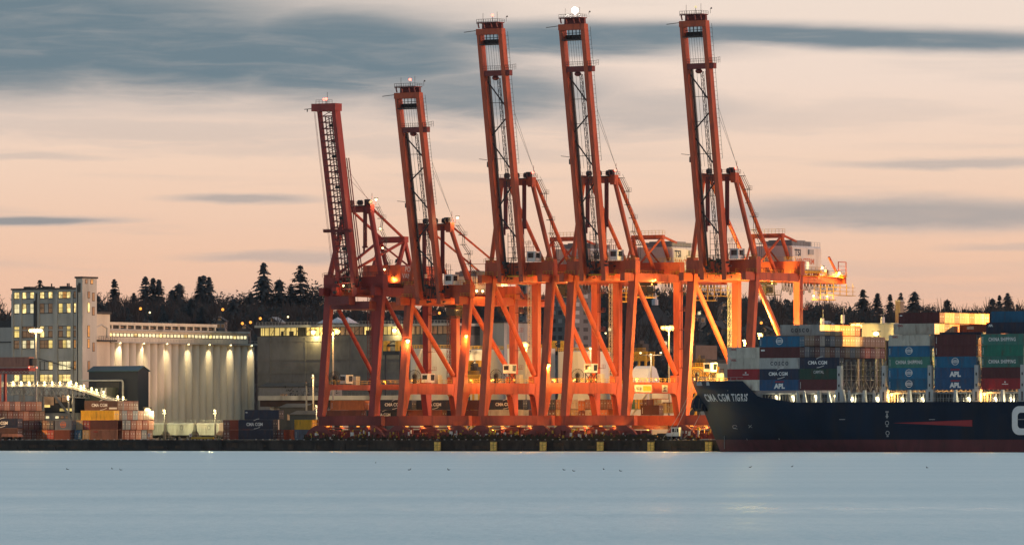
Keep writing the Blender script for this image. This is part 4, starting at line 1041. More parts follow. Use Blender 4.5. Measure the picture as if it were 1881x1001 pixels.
for i, x in enumerate(rel):              # lashing bridges across the ship
    if i < 3: continue
    mb = MB(); xx = x-1.35; y = -HB+1.6
    for k in range(18):
        yy = y+k*2.36
        if yy > HB-1: break
        mb.box(xx-.18,xx+.18,yy-.14,yy+.14,BZ-1,BZ+7.4)
        if k < 17:
            for z in (BZ-.4,BZ+2.6,BZ+5.3): mb.box(xx-.5,xx+.5,yy,yy+2.36,z,z+.14); mb.bar((xx,yy,z+1.1),(xx,yy+2.36,z+1.1),.09)
            if k % 2 == 0: mb.bar((xx,yy,BZ-.3),(xx,yy+2.36,BZ+2.6),.22)
            else: mb.bar((xx,yy,BZ+2.6),(xx,yy+2.36,BZ-.3),.22)
    mb.build('lashing_bridge', mat('bridge_paint', (.24,.22,.19), .6, amt=.3, scale=.8), ship)
# deck lamps
lampspx = [(1422,727.5),(1452,727.5),(1494,726.5),(1530,726.5),(1562,730),(1607,730),(1653,731),(1690,731),(1775,730.5),(1824,730.5),(1853,730.5)]
for px, py in lampspx:
    x = sxf(px); z = zz(py,SA+x,SB-HB)
    lamp_child(ship, (x, -HB+1.0, z), .3, M['warm'], 900, (1,.85,.5), 'deck_lamp')
for px, py in ((1637,724),(1807.5,723)):
    x = sxf(px); z = zz(py,SA+x,SB-HB); lamp_child(ship, (x, -HB+.2, z), .42, M['sodc'], 2500, SOD, 'deck_lamp')
for px, py in ((1557.5,681),(1586.5,681),(1553,701)):
    x = sxf(px)+8; lamp_child(ship, (x, -6, zz(py,SA+x,SB-6)), .28, M['warm'], 900, (1,.85,.5), 'bridge_lamp')
mb = MB()
for x in [rel[2]+i*1.5 for i in range(54)]: mb.bar((x,-HB+.1,DZ-.1),(x,-HB+.1,DZ+.95),.06)
mb.bar((rel[2],-HB+.1,DZ+.95),(rel[-1]+14,-HB+.1,DZ+.95),.07); mb.bar((rel[2],-HB+.1,DZ+.5),(rel[-1]+14,-HB+.1,DZ+.5),.05)
mb.build('deck_railing', M['lgrey'], ship)

# deck cargo: name of each stack by what stands beside it
def tier(i): return BZ + i*CH
ORD = ['lowest', 'second', 'third', 'fourth', 'fifth', 'sixth']
def stack(bay, items, where, L=12.19):
    for i, (c, mk, txt) in enumerate(items):
        if c is None: continue
        t = cont(c, bayx[bay], BB, tier(i), f'{txt}, {ORD[i]} up in {where}', L, group='containers on the ship')
        if mk: mark(t, mk, L)
stack(0, [('cream', None, 'pale container half hidden by the bulwark'), ('red', 'small', 'bright red container'), ('cream', 'oocl', 'pale grey container with small red letters'), ('cream', 'oocl', 'topmost pale container with small red letters')], 'stack nearest the bow', 9.9)
stack(1, [('aplblue', 'apl', 'blue container with bold white letters'), ('navy', 'cma', 'navy container with white letters and swoosh'), ('lgrey', 'cosco', 'light grey container with dark spaced letters'), ('maroon', 'white_label', 'dark red container with white corner label'), ('blue', 'ring', 'bright blue container with ring emblem')], 'second stack from the bow')
stack(2, [('maroon', 'code', 'maroon container'), ('dgreen', 'capital', 'dark green container with white letters'), ('navy', 'cma', 'navy container with white letters')], 'low three-high stack')
stack(4, [('blue', 'ring', 'blue container with ring emblem'), ('blue', 'ring', 'blue container with ring emblem'), ('teal', 'china', 'sea green container with white lettering'), ('blue', 'ring', 'blue container with ring emblem'), ('cream', 'oocl', 'pale topmost container with red letters')], 'stack right of the empty bay')
stack(5, [('aplblue', 'apl', 'blue container with bold white letters'), ('aplblue', 'apl', 'blue container with bold white letters'), ('blue', 'ring', 'blue container with ring emblem'), ('maroon', 'code', 'dark maroon container'), ('maroon', 'code', 'topmost dark maroon container')], 'stack topped by two maroon boxes')
stack(6, [('red', 'small', 'deep red container with small white emblem'), ('maroon', None, 'plain dark maroon container'), ('teal', 'china', 'sea green container with white lettering'), ('green', 'code', 'plain green container'), ('teal', 'china', 'topmost sea green container with white lettering')], 'stack nearest the right edge')
cont('lyellow', bayx[7], BB, tier(4), 'sliver of pale yellow container at the right edge of the photo', group='containers on the ship')
def ordn(i): return ['leftmost','second from the left','third from the left','fourth from the left','fifth from the left','sixth from the left','seventh from the left','eighth from the left','ninth from the left','tenth from the left','eleventh from the left','twelfth from the left','thirteenth from the left','fourteenth from the left','fifteenth from the left','sixteenth from the left'][i]
DESC = dict(navy='navy', blue='blue', teal='sea green', green='green', dgreen='dark green', red='red', maroon='maroon', rust='rust red', brown='brown', orange='orange', salmon='salmon pink', tan='tan', cream='pale cream', lgrey='light grey', bgrey='blue grey', yellow='yellow', aplblue='dark blue', black='black', lyellow='pale yellow')
def ends(bay, r0, ti, colors, where, dz=.0, marks={}):
    for i, c in enumerate(colors):
        t = cont(c, bayx[bay], BB+2.5*(r0+i), tier(ti)+dz, f'{DESC[c]} box end, {ordn(i)} in {where}', group='containers on the ship')
        if i in marks: mark(t, marks[i])
ends(1, 1, 4, ['tan','tan','maroon','lgrey','navy','bgrey','tan','tan','tan','tan','bgrey','tan','tan','tan','tan','tan'], 'upper long row over the empty bay', .25)
ends(1, 1, 3, ['bgrey','navy','maroon','bgrey','tan','maroon','bgrey','maroon','tan','bgrey','tan','maroon','rust','maroon','tan','maroon'], 'lower long row over the empty bay', .15)
ends(1, 4, 5, ['lgrey','lyellow','tan','lyellow','orange','orange','tan','rust'], 'orange-lit row above the bow stacks', .3, {0: 'cosco'})
ends(4, 1, 5, ['cream','lyellow','tan','lyellow','orange','tan','tan'], 'second lit row at right', .1, {0: 'oocl'})
ends(4, 2, 6, ['maroon','lyellow','lyellow','tan','lyellow','lyellow','orange','lyellow','lyellow','orange'], 'brightest lit top row at right', .15, {0: 'corner'})
ends(4, 1, 4, ['tan'], 'gap beside the pale topmost box')
for r_ in range(2, 12):
    for t_ in (2, 3, 4): cont('maroon' if (r_+t_) % 3 else 'bgrey', bayx[4], BB+2.5*r_, tier(t_), 'container packed inside the stacks right of the empty bay, mostly hidden by outer boxes', group='hidden inner containers')
for r_, t_ in [(r, 5) for r in range(8,12)]+[(r, t) for r in range(12,16) for t in (3,4,5)]: cont('maroon', bayx[4], BB+2.5*r_, tier(t_), 'container packed inside the stacks right of the empty bay, mostly hidden by outer boxes', group='hidden inner containers')
t = cont('navy', bayx[5], BB+2.5, tier(4)+.6, 'navy container showing as a thin strip behind two maroon boxes', group='containers on the ship')
t = cont('rust', bayx[5], BB+12.5, tier(5)-.15, 'rust red container with an orange-lit label between navy boxes and lit ends', group='containers on the ship'); MB().box(2.2,4.2,-.03,0,1.6,2.3).build('label_plate', M['lgrey'], t)
t = cont('navy', bayx[6], BB+2.5, tier(5)+.15, 'navy container with small white corner letters near the right edge', group='containers on the ship'); mark(t, 'apls')
cont('blue', bayx[6], BB+5.0, tier(6)+.2, 'plain blue container topmost at the right edge', group='containers on the ship')
# mooring lines
bowm = lambda v: W(SA+v[0], SB+v[1], v[2])
for i, (pxq, tip, lb) in enumerate(((1218, (.9,-1.0,18.0), 'steepest pale mooring rope rising from the quay to the bow tip'), (1232, (1.6,-1.9,18.0), 'second steep mooring rope beside the steepest one at the bow'), (1256, (3.2,-.4,11.5), 'low slanting mooring rope running to the bow just above the truck'))):
    p = W(on_a(pxq, -4.0), -4.0, QZ+.5); e = bowm(tip); pts = []
    for k in range(9): s = k/8; c = p.lerp(e, s); c.z -= 1.2*math.sin(math.pi*s); pts.append(c)
    MB().path(pts, .07, 5).build('mooring_rope', M['rope'], label=lb, cat='rope', group='mooring ropes at the bow')

# ------------------------------------------------------------------ containers on the yard
def yc(color, px, b, ti, label, mk=None, L=12.19, orient='u', z0=QZ+.12, door=True):
    t = cont(color, on_a(px, b), b, z0+ti*(CH+.02), label, L, orient, 'containers stacked on the quay', door)
    if mk: mark(t, mk, L)
    return t
def yends(px, b, ti, colors, where, z0=QZ+.12, pitch=2.52):
    ar = on_a(px, b)
    for i, c in enumerate(colors):
        cont(c, ar-12.19, b+i*pitch, z0+ti*(CH+.02), f'{DESC[c]} box end, {ordn(i)} in {where}', group='containers stacked on the quay')
# left block of ends
yends(-2, 20, 3, ['rust','salmon','maroon','salmon','maroon','rust','rust','salmon'], 'top row of the far left stack')
yends(-6, 20, 2, ['rust','brown','rust','maroon','rust','salmon','rust','brown','brown'], 'second row of the far left stack')
yends(33, 14, 1, ['brown','maroon','brown','maroon','salmon'], 'row beside the far left navy box')
yends(38, 16, 0, ['brown','rust','maroon','rust','brown'], 'bottom row beside the far left trailer')
yc('navy', -28, 8, 1, 'dusky navy container with pale letters at the far left edge', 'cma', z0=QZ+.6)
yc('brown', -28, 8, 0, 'brown container under the navy one at the far left edge', z0=QZ+.6)
# low trailer
t = thing('trailer', 'low salmon flatbed trailer parked at the far left edge of the quay', 'trailer', W(on_a(2, 4), 4, QZ))
mb = MB(); mb.box(0,6.4,0,2.4,.9,1.2); mb.prism([(0,1.2),(6.2,1.2),(5.8,1.75),(.3,1.75)], 'y', .1, 2.3); mb.build('bed', M['salmon_paint'] if 'salmon_paint' in M else cmat('salmon'), t)
for x in (.9,1.9,5.2):
    for y in (-.05, 2.1): MB().tube((x,y,.48),(x,y+.35,.48),.46,12).build('wheel', M['rubber'], t)
# central-left block
yc('black', 71.5, 24, 1, 'black container end left of the brown and navy ends', L=6.06, orient='v')
yc('brown', 78, 20, 1, 'brown container end between the black and navy boxes', L=6.06, orient='v')
yc('navy', 87, 20, 1, 'dark navy container end beside the emblem box', L=6.06, orient='v')
t = yc('bgrey', 101, 18, 1, 'slate blue container with a round pink emblem', 'pink', L=6.06, z0=QZ+.12)
yc('orange', 77.5, 20, 0, 'bright orange container end at ground level below the brown one', L=6.06, orient='v')
yc('red', 87, 19, 0, 'red container end with a white label at ground level', L=6.06, orient='v')
t = yc('rust', 98.5, 18, 0, 'brown red container lying under the emblem box', L=6.06)
yc('lyellow', 139.5, 20, 1, 'orange cream container end left of the long red-brown box', L=6.06, orient='v')
yc('red', 153, 20, 1, 'red container end with white marks under the yellow box', L=6.06, orient='v')
yc('blue', 137, 19, 0, 'deep blue container end at ground level', L=6.06, orient='v')
yc('lyellow', 152, 19, 0, 'pale yellow container end at ground level beside the salmon box', L=6.06, orient='v')
yc('rust', 166, 18, 1, 'long red-brown container directly under the yellow one', L=9.9, door=False)
t = yc('salmon', 166, 18, 0, 'salmon pink container at ground level with small red letters', 'oocl', L=9.9, door=False)
t = yc('yellow', 148.5, 20, 2, 'bright yellow container on the left stack')
t = yc('brown', 155.5, 22, 3, 'brown container with glowing white letters, topmost of the left stack', 'rev')
yends(218, 25, 3, ['bgrey','rust','rust','maroon'], 'top row beside the brown lettered box', pitch=2.3)
yends(214.5, 23, 2, ['brown','bgrey','rust','bgrey','salmon','brown','brown'], 'row level with the yellow box')
yends(209, 21.2, 1, ['brown','bgrey','bgrey','rust','salmon','rust','salmon'], 'row beside the long red-brown box', pitch=2.75)
yends(207, 21.2, 0, ['bgrey','rust','rust','rust','salmon','bgrey','brown'], 'ground row right of the salmon box', pitch=2.75)
# middle block by the silos
yc('maroon', 410, 22, 1, 'maroon container end with pale marks left of the navy boxes, upper', L=6.06, orient='v')
yc('maroon', 410, 22, 0, 'maroon container end with pale marks left of the navy boxes, lower', L=6.06, orient='v')
yc('orange', 423, 28, 1, 'tan container end behind the dark red ends', L=6.06, orient='v')
yc('navy', 438, 10, 1, 'navy container with white letters beside the silos', 'cma')
yc('navy', 438, 10, 0, 'navy container at ground level under the lettered navy one')
yc('navy', 449, 12, 2, 'topmost plain navy container beside the silos', 'corner')
yc('rust', 509, 12, 0, 'short rust red container right of the navy boxes', L=6.06, orient='v')
yc('rust', 528, 22, 0, 'small rust container beside the grey one under the yellow box', L=6.06, orient='v')
yc('yellow', 541, 14, 1, 'yellow short container with a dark mark, near the first crane', L=6.06)
yc('bgrey', 541, 14, 0, 'grey container with white marks under the yellow short one', 'code', L=6.06)
yc('orange', 574, 20, 1, 'orange container end beside the yellow short box', L=6.06, orient='v')
# under the cranes
B1 = 44
t = yc('orange', 607, B1, 3, 'orange container upper row under the first crane, left one', 'code'); t = yc('orange', 682, B1, 3, 'orange container mostly hidden by the leg of the first crane', door=False)
yc('rust', 600, B1, 2, 'rust orange container lower row under the first crane'); yc('brown', 600, B1, 0, 'brown container at ground level under the first crane')
yc('rust', 675, B1+.2, 0, 'rust container at ground level between the first and second cranes')
yc('navy', 674, B1+.2, 2, 'navy container with white letters, lower row between the first two cranes', 'cmar')
t = yc('navy', 692, B1-3, 3, 'navy container with white letters, upper row between the first two cranes', 'cma')
yc('navy', 765, B1, 3, 'navy container with white letters behind the second crane', 'cma')
yc('rust', 748, B1, 2, 'rust container behind the left legs of the second crane'); yc('maroon', 748, B1, 0, 'maroon container at ground level behind the second crane')
yc('navy', 800, B1+8, 2, 'dark navy container behind the right legs of the second crane', door=False)
yc('maroon', 836, B1+6, 3, 'maroon container left of the third crane, upper'); yc('maroon', 836, B1+6, 2, 'maroon container left of the third crane, middle'); yc('brown', 836, B1+6, 0, 'brown container left of the third crane, at ground level')
t = yc('navy', 895, B1, 3, 'navy container with white letters under the third crane', 'cma'); yc('lgrey', 897, B1, 2, 'pale grey container below the navy one under the third crane'); yc('maroon', 897, B1, 0, 'maroon container at ground level under the third crane')
yc('navy', 957, B1+4, 3, 'short navy container right of the lettered one under the third crane', L=6.06, orient='v'); yc('maroon', 957, B1+4, 2, 'short maroon container end under the third crane', 'code', L=6.06, orient='v'); yc('orange', 950, B1+10, 2, 'orange-lit container end under the third crane', L=6.06, orient='v')
yc('navy', 1007, B1, 3, 'navy container end between the third and fourth cranes', L=6.06, orient='v'); yc('maroon', 1007, B1, 2, 'maroon container end between the third and fourth cranes', L=6.06, orient='v')
yc('salmon', 1021, B1, 3, 'salmon container end between the third and fourth cranes', L=6.06, orient='v'); yc('lyellow', 1021, B1, 2, 'cream-orange container end between the third and fourth cranes', L=6.06, orient='v')
for i, (c2, c1, px) in enumerate((('cream','lyellow',1049),('orange','rust',1061.5),('salmon','cream',1074))):
    yc(c2, px, B1, 3 if i != 1 else 2.85, f'{DESC[c2]} container end, {ordn(i)} of the upper trio under the fourth crane', L=6.06, orient='v'); yc(c1, px, B1, 2 if i != 1 else 1.9, f'{DESC[c1]} container end, {ordn(i)} of the lower trio under the fourth crane', L=6.06, orient='v')
yc('brown', 1102, B1, 3, 'brown container end right of the trio under the fourth crane', L=6.06, orient='v'); yc('orange', 1103, B1, 2, 'orange container end low under the fourth crane', L=6.06, orient='v'); yc('rust', 1114, B1, 3, 'rust container end beside the brown one under the fourth crane', L=6.06, orient='v')
yc('green', 1158, B1+9, 3, 'green container end lit by a lamp, right of the fourth crane', L=6.06, orient='v'); yc('yellow', 1166.5, B1+9, 3, 'yellow container end lit by a lamp, beside the green one', L=6.06, orient='v'); yc('maroon', 1176, B1+9, 3, 'maroon container end beside the lit yellow one', L=6.06, orient='v')
yc('cream', 1185, B1+12, 3, 'pale container end behind the maroon box near the fourth crane', L=6.06, orient='v'); yc('salmon', 1194, B1+12, 3.1, 'salmon container end behind the maroon box near the fourth crane', L=6.06, orient='v'); yc('cream', 1202, B1+12, 3, 'second pale container end behind the maroon box', L=6.06, orient='v')
yc('maroon', 1177, B1, 2.4, 'maroon container on the row left of the ship bow', 'code', L=6.06); yc('black', 1176, B1+.2, 1.4, 'black container below the maroon one left of the ship bow', L=6.06)
yc('lyellow', 1208, B1+2, 2.6, 'cream container end lit by lamps left of the ship bow', L=6.06, orient='v'); yc('maroon', 1217, B1+3, 2.7, 'maroon container end left of the ship bow', L=6.06, orient='v'); yc('lyellow', 1226, B1+3, 2.6, 'second lamp-lit cream container end left of the ship bow', L=6.06, orient='v')
yc('maroon', 1160, 34, 1, 'large maroon container at ground level under the fourth crane', door=True); yc('maroon', 1230, 34, 1, 'large maroon container at ground level beside the fourth crane leg')

# ------------------------------------------------------------------ vehicles on the quay
t = thing('yard_truck', 'small white-cabbed truck with flat trailer standing on the quay by the bow', 'truck', W(on_a(1166, -1.9), -3.2, QZ))
ln = on_a(1252, -1.9)-on_a(1166, -1.9)
cabx = ln-2.6
MB().prism([(cabx,1.0),(ln,1.0),(ln,2.1),(ln-.25,3.4),(cabx+.1,3.4),(cabx,2.4)], 'y', .1, 2.4).build('cab', M['white'], t)
mb = MB(); mb.box(cabx+.35,cabx+1.05,.06,.1,2.1,3.1); mb.box(cabx+1.3,cabx+1.55,.06,.1,2.1,3.1); mb.box(cabx+1.8,cabx+2.3,.06,.1,2.1,3.1); mb.build('cab_window', M['glass'], t)
MB().box(cabx-1.6,cabx-.1,.2,2.3,1.0,1.9).build('engine_box', M['white'], t)
mb = MB(); mb.box(0,cabx-1.6,.1,2.4,.95,1.25); mb.box(0,cabx,.5,2.0,.6,.95)
for k in range(4): mb.box(.2+k*2.6,2.2+k*2.6,.05,2.45,1.25,1.45+.35*(k % 2))
mb.build('trailer_bed', M['dark'], t)
for x in (1.0,2.1,cabx-1.0,ln-.8):
    MB().tube((x,2.1,.5),(x,2.45,.5),.5,14).build('wheel', M['rubber'], t); w_ = MB().tube((x,.0,.5),(x,.35,.5),.5,14).build('wheel', M['rubber'], t)
    MB().tube((x,-.03,.5),(x,.02,.5),.24,10).build('rim', M['grey'], w_)
mb = MB(); mb.ball((1.2,.0,.9),.12); mb.ball((8.2,0,.9),.12); mb.build('marker_lamp', M['sod'], t)

# hopper rail cars
hb = 52
for i, (p0, p1, lb) in enumerate(((258,304,'pale grain hopper rail car, leftmost of the three below the silos'),(306,358,'pale grain hopper rail car, middle one of the three below the silos'),(360,405,'pale grain hopper rail car, rightmost of the three below the silos'))):
    a, a1 = on_a(p0, hb), on_a(p1, hb); Ln = a1-a-.3; t = thing('hopper_car', lb, 'rail car', W(a, hb, QZ), 'grain hopper cars below the silos')
    mb = MB(); mb.prism([(1.5,1.4),(Ln-1.5,1.4),(Ln-.4,2.6),(Ln-.2,4.6),(.2,4.6),(.4,2.6)], 'y', 0, 2.9); mb.prism([(0,4.6),(2.9,4.6),(2.4,5.0),(.5,5.0)], 'x', .2, Ln-.2); mb.build('hopper_body', M['hopper'], t)
    mb = MB()
    for k in range(9): x = .9+k*(Ln-1.8)/8; mb.box(x-.05,x+.05,-.07,0,2.2,4.6)
    mb.box(.2,Ln-.2,-.1,0,4.4,4.6); mb.box(.6,Ln-.6,-.08,0,2.3,2.5); mb.build('side_rib', M['hopper'], t)
    mb = MB(); mb.box(.2,Ln-.2,.4,2.5,1.0,1.4)
    for k in range(3): x = 2.2+k*(Ln-4.4)/2; mb.loft([(x,1.45,.5,.6,1.2),(x,1.45,1.4,1.8,2.4)])
    mb.build('underframe', M['dark'], t)
    for x in (.8,2.1,Ln-2.1,Ln-.8):
        for y in (.5, 2.3): MB().tube((x,y,.45),(x,y+.12,.45),.45,12).build('wheel', M['dark'], t)
    MB().rail((.4,1.4,5.0),(Ln-.4,1.4,5.0),.7,6,.05).build('roof_walk', M['hopper'], t)
    mb = MB()
    for k in range(10):
        q0, q1 = 2*math.pi*k/10, 2*math.pi*(k+1)/10; mb.face(*[(Ln*.55+math.cos(q)*r*.8, -.09, 3.6+math.sin(q)*r) for q, r in ((q0,.7),(q1,.7),(q1,.58),(q0,.58))])
    mb.build('emblem', M['paint_k'], t)
# yellow barrier beam and small signs in front of the rail cars
t = thing('barrier', 'long low yellow barrier on the quay in front of the hopper cars', 'barrier', W(on_a(351,-1), -1, QZ)); ln = on_a(392,-1)-on_a(351,-1)
mb = MB(); mb.box(0,ln,0,.5,.25,.85); mb.build('beam', M['yellow'], t)
mb = MB()
for x in (.3,ln*.5,ln-.4): mb.box(x,x+.3,-.05,.55,0,.25)
mb.build('foot', M['dark'], t)
for px, lb in ((350,'small white square sign by the yellow barrier'),(274,'tiny pale sign at the left end of the hopper cars')):
    t = thing('sign', lb, 'sign', W(on_a(px,-2), -2, QZ)); MB().box(-.06,.06,-.06,.06,0,1.2).build('post', M['dark'], t); MB().box(-.4,.4,-.1,-.05,.9,1.8).build('board', M['white'], t); MB().box(-.15,.15,-.12,-.1,1.1,1.6).build('symbol', M['paint_r'], t)

# ------------------------------------------------------------------ grain elevator
bf = 78.0
EA = on_a(22, bf); EY = yd(EA, bf); el_ = thing('grain_elevator', 'tall grey concrete grain elevator with lit windows and a stair tower, at the left', 'building', W(EA, bf, QZ))
def ex(px): return on_a(px, bf)-EA
def ez(py, px=90): return zz(py, on_a(px,bf), bf)-QZ
xr = ex(146); D = 7
ztop = ez(532)
MB().box(0, xr, 0, D, 0, ztop).build('wall', M['conc'], el_)
mb = MB(); mb.box(-.25, xr-.1, -.3, D, ztop, ztop+.5); mb.build('roof_edge', M['trim'], el_)
mb = MB()
for px in (32,66,98): x = ex(px); mb.box(x,x+2.6,3,6,ztop+.5,ztop+1.1)
for px in (86,115,118): x = ex(px); mb.box(x,x+.3,2,2.3,ztop+.5,ztop+1.9)
mb.build('roof_vent', M['trim'], el_)
mb = MB()                                 # pilasters and floor bands
for p0, p1 in ((22,25.5),(36.5,40.5),(63.5,66.5),(69.5,73),(98,106.5),(130.5,135)): mb.box(ex(p0),ex(p1),-.35,0,.5,ztop-1.2)
for py in (553,585,607,642,655): mb.box(0,xr,-.12,-.001,ez(py),ez(py)+.35)
mb.build('pilaster', M['conc'], el_)
mb = MB(); x = ex(67.5); mb.box(x,x+.35,-.7,-.36,0,ztop-1); mb.tube((ex(73),-.8,ez(658)),(ex(150),-.8,ez(680)),.12,5); mb.box(ex(63),ex(66.5),-.38,-.352,ez(600),ez(552)); mb.build('drain_pipe', M['trim'], el_)
cols_ = [(26.6,36,1),(41.6,63,3),(74,97,3),(108,130,3),(136,144.4,1)]
rows_ = [(536.6,547.6),(558,574.6),(599.6,619),(625,639),(664,678.6),(688,700)]
lit = [['w','w.w','w.w','wow','d'], ['W','w.W','d.d','m.w','w'], ['m','ddd','w.d','d.m','d'], ['d','WdW','ddm','dmW','o'], ['','','  w','WWW','o'], ['w','mmm','mww','mww','']]
wm = dict(w='win', W='win2', o='orangew', d='wink', m='wing')
for r, (ya_, yb_) in enumerate(rows_):
    for c, (pa_, pb_, n) in enumerate(cols_):
        s = lit[r][c]
        if not s.strip(): continue
        x0, x1, z0, z1 = ex(pa_), ex(pb_), ez(yb_), ez(ya_); st = (x1-x0)/len(s)
        mb = MB(); mb.box(x0-.12,x1+.12,-.16,-.02,z0-.2,z0); mb.box(x0-.12,x1+.12,-.12,-.02,z1,z1+.14)
        for k in range(len(s)+1): mb.box(x0+k*st-.09,x0+k*st+.09,-.1,-.02,z0,z1)
        for k, ch in enumerate(s):
            if ch == ' ': continue
            if ch != '.':
                for q in (1,2): mb.box(x0+k*st+st*q/3-.03,x0+k*st+st*q/3+.03,-.09,-.05,z0,z1)
                mb.box(x0+k*st,x0+(k+1)*st,-.09,-.05,z0+(z1-z0)*.52,z0+(z1-z0)*.56)
        w_ = mb.build('window', M['trim'], el_)
        for k, ch in enumerate(s):
            if ch in ' ': continue
            MB().box(x0+k*st+.05,x0+(k+1)*st-.05,-.045,-.005,z0,z1).build('pane', M['conc'] if ch == '.' else M[wm[ch]], w_)
# stair tower
tx0, tx1 = ex(145.5), ex(157.5); zt = ez(511.5, 150)
tw = MB().box(tx0, tx1, -1.6, 5.4, 0, zt).build('stair_tower', M['conc'], el_)
MB().box(tx0-.3, tx1+.3, -1.9, 5.7, zt, zt+.55).build('tower_roof', M['trim'], tw)
mb = MB(); mb.box(tx0+.9,tx1-.7,-1.66,-1.6,ez(538),ez(521)); mb.box(tx0+.5,tx0+.8,-1.75,-1.6,2,zt-2); mb.build('stain_panel', M['trim'], tw)
for py0, py1, y0, y1, m in ((515,521.5,-.2,.7,'wink'),(514.5,522,2.4,3.4,'orangew'),(537,548,1.0,1.9,'wink'),(539,553,3.2,4.2,'wink'),(557,574,.9,1.8,'win'),(565,579,3.2,4.2,'wink'),(599,619,.9,1.8,'orangew'),(624,639,.9,1.8,'orangew'),(630,645,3.4,4.2,'wink'),(664,680,1.0,1.9,'wink')):
    w_ = MB().box(tx1,tx1+.08,y0-.12,y1+.12,ez(py1)-.15,ez(py0)+.12).build('window', M['trim'], tw); MB().box(tx1+.085,tx1+.11,y0,y1,ez(py1),ez(py0)).build('pane', M[m], w_)
# lower left annex of the elevator and head-house
MB().box(-26, -.05, 3, 22, 0, ez(600)).build('side_annex', M['conc'], el_)
mb = MB(); mb.box(-26,-.05,2.8,22.2,ez(628),ez(626)); mb.box(-26,-.1,5,20,ez(600)+.02,ez(586)); mb.build('annex_band', M['trim'], el_)
XS = tx1-.4                               # plane of the long side that runs inland
def eb(px): return on_b(px, EA+XS)-bf
def ezs(py, y): return zz(py, EA+XS, bf+y)-QZ
y0, y1 = 5.45, eb(202); zh = ezs(577, (y0+y1)/2)
hd = MB().box(XS-16, XS, y0, y1, 0, zh).build('head_house', M['silo'], el_)
mb = MB(); mb.box(XS-16.3,XS+.4,y0,y1+.3,zh,zh+.7); z = ezs(624, y0+3); mb.box(XS,XS+1.3,y0,y1+2,z-.5,z); mb.rail((XS+1.2,y0,z),(XS+1.2,y1+2,z),1.1,8); mb.build('head_house_trim', M['trim'], hd)
mb = MB(); ya_, yb_ = eb(176), eb(196); za_, zb_ = ezs(620,8), ezs(596,8)
for p, q in (((ya_,za_),(ya_,zb_-1)),((ya_,zb_-1),((ya_+yb_)/2,zb_)),(((ya_+yb_)/2,zb_),(yb_,zb_-1)),((yb_,zb_-1),(yb_,za_))): mb.bar((XS+.1,*p),(XS+.1,*q),.35)
mb.build('arched_frame', M['conc'], hd)
# silos
s0, s1 = y1, eb(471.5); ns = 21; st = (s1-s0)/ns; zs0, zs1 = ezs(625.5,s0), ezs(632.5,s1)
zs = (zs0+zs1)/2
for i in range(ns):
    yc_ = s0+(i+.5)*st; mb = MB(); n = 20; k = len(mb.v); r = st/2
    for z in (0, zs):
        for j in range(n): t = 2*math.pi*j/n; mb.v.append((XS-r*1.25+math.cos(t)*r*1.25, yc_+math.sin(t)*r*1.02, z))
    for j in range(n): j2 = (j+1) % n; mb.f.append((k+j,k+j2,k+n+j2,k+n+j)); mb.m.append(0)
    mb.f.append(tuple(k+n+j for j in range(n))); mb.m.append(0)
    o = mb.build('silo', M['silo'], el_)
    for p in o.data.polygons: p.use_smooth = len(p.vertices) == 4
mb = MB(); mb.box(XS-17,XS-st*.9,s0,s1,0,zs-.2); mb.build('silo_block', M['silo'], el_)
mb = MB(); zg1 = ezs(609.5,s0+30); mb.box(XS-9,XS-1.0,s0,s1-3.2,zs+.02,zg1); gal = mb.build('gallery', M['silo'], el_)
mb = MB(); mb.box(XS-9.4,XS-.4,s0,s1-2.9,zg1,zg1+.6); mb.box(XS-12,XS+.5,s0,s1+.1,zs-.5,zs+.02); mb.rail((XS+.4,s0,zs),(XS+.4,s1,zs),.9,50,.04); mb.build('gallery_eave', M['conc'], gal)
nw = 39; z0, z1 = zs+1.5, zg1-.75
for i in range(nw):
    ya_ = s0+.5+(s1-4.4-s0)*i/nw; w_ = (s1-4.4-s0)/nw
    f_ = MB().box(XS-1.0,XS-.93,ya_+.05,ya_+w_*.86+.3,z0-.18,z1+.15).build('window', M['trim'], gal)
    MB().box(XS-.925,XS-.9,ya_+.22,ya_+w_*.86,z0,z1).build('pane', M['win2' if i % 7 else 'win'], f_)
yg = eb(405); zu = ezs(598.5, s0+25)
ug = MB().box(XS-8.4,XS-2.6,s0,yg,zg1+.6,zu).build('upper_gallery', M['trim'], el_)
mb = MB(); mb.box(XS-9,XS-1.6,s0,yg+.4,zu,zu+.9)
for i in range(16): y = s0+(yg-s0)*i/15; mb.box(XS-2.6,XS-2.0,y-.35,y+.35,zg1+.6,zu)
mb.build('gallery_column', M['silo'], ug)
mb = MB()
for i in range(15):
    y = s0+(yg-s0)*(i+.5)/15
    if i % 3 != 1: mb.box(XS-2.59,XS-2.55,y-1.2,y+.8,zg1+1.1,zu-.5)
mb.build('dim_opening', M['wink'], ug)
for px in (219,262.5,305,344.5,383,422,460.5):
    y = eb(px); z = zs-.7
    f_ = MB().box(XS+.15,XS+.6,y-.2,y+.2,z,z+.35).build('wall_lamp', M['warm'], el_)
    l = bpy.data.lights.new('wall_light','SPOT'); l.energy = 1900; l.color = (1,.76,.42); l.spot_size = R(56); l.spot_blend = 1.0; l.shadow_soft_size = .1
    link('wall_light', l, f_, (XS+1.15,y+.05,z+.55), (0,R(20),0))
# loading shelf at the foot of the silos
mb = MB(); mb.box(XS,XS+5,s0+14,s1-8,4.7,5.2); mb.rail((XS+5,s0+14,5.2),(XS+5,s1-8,5.2),1.0,40,.05)
for i in range(18): y = s0+14+(s1-22-s0)*i/17; mb.box(XS+4.6,XS+4.9,y-.15,y+.15,0,4.7)
mb.build('loading_platform', M['cream'], el_)

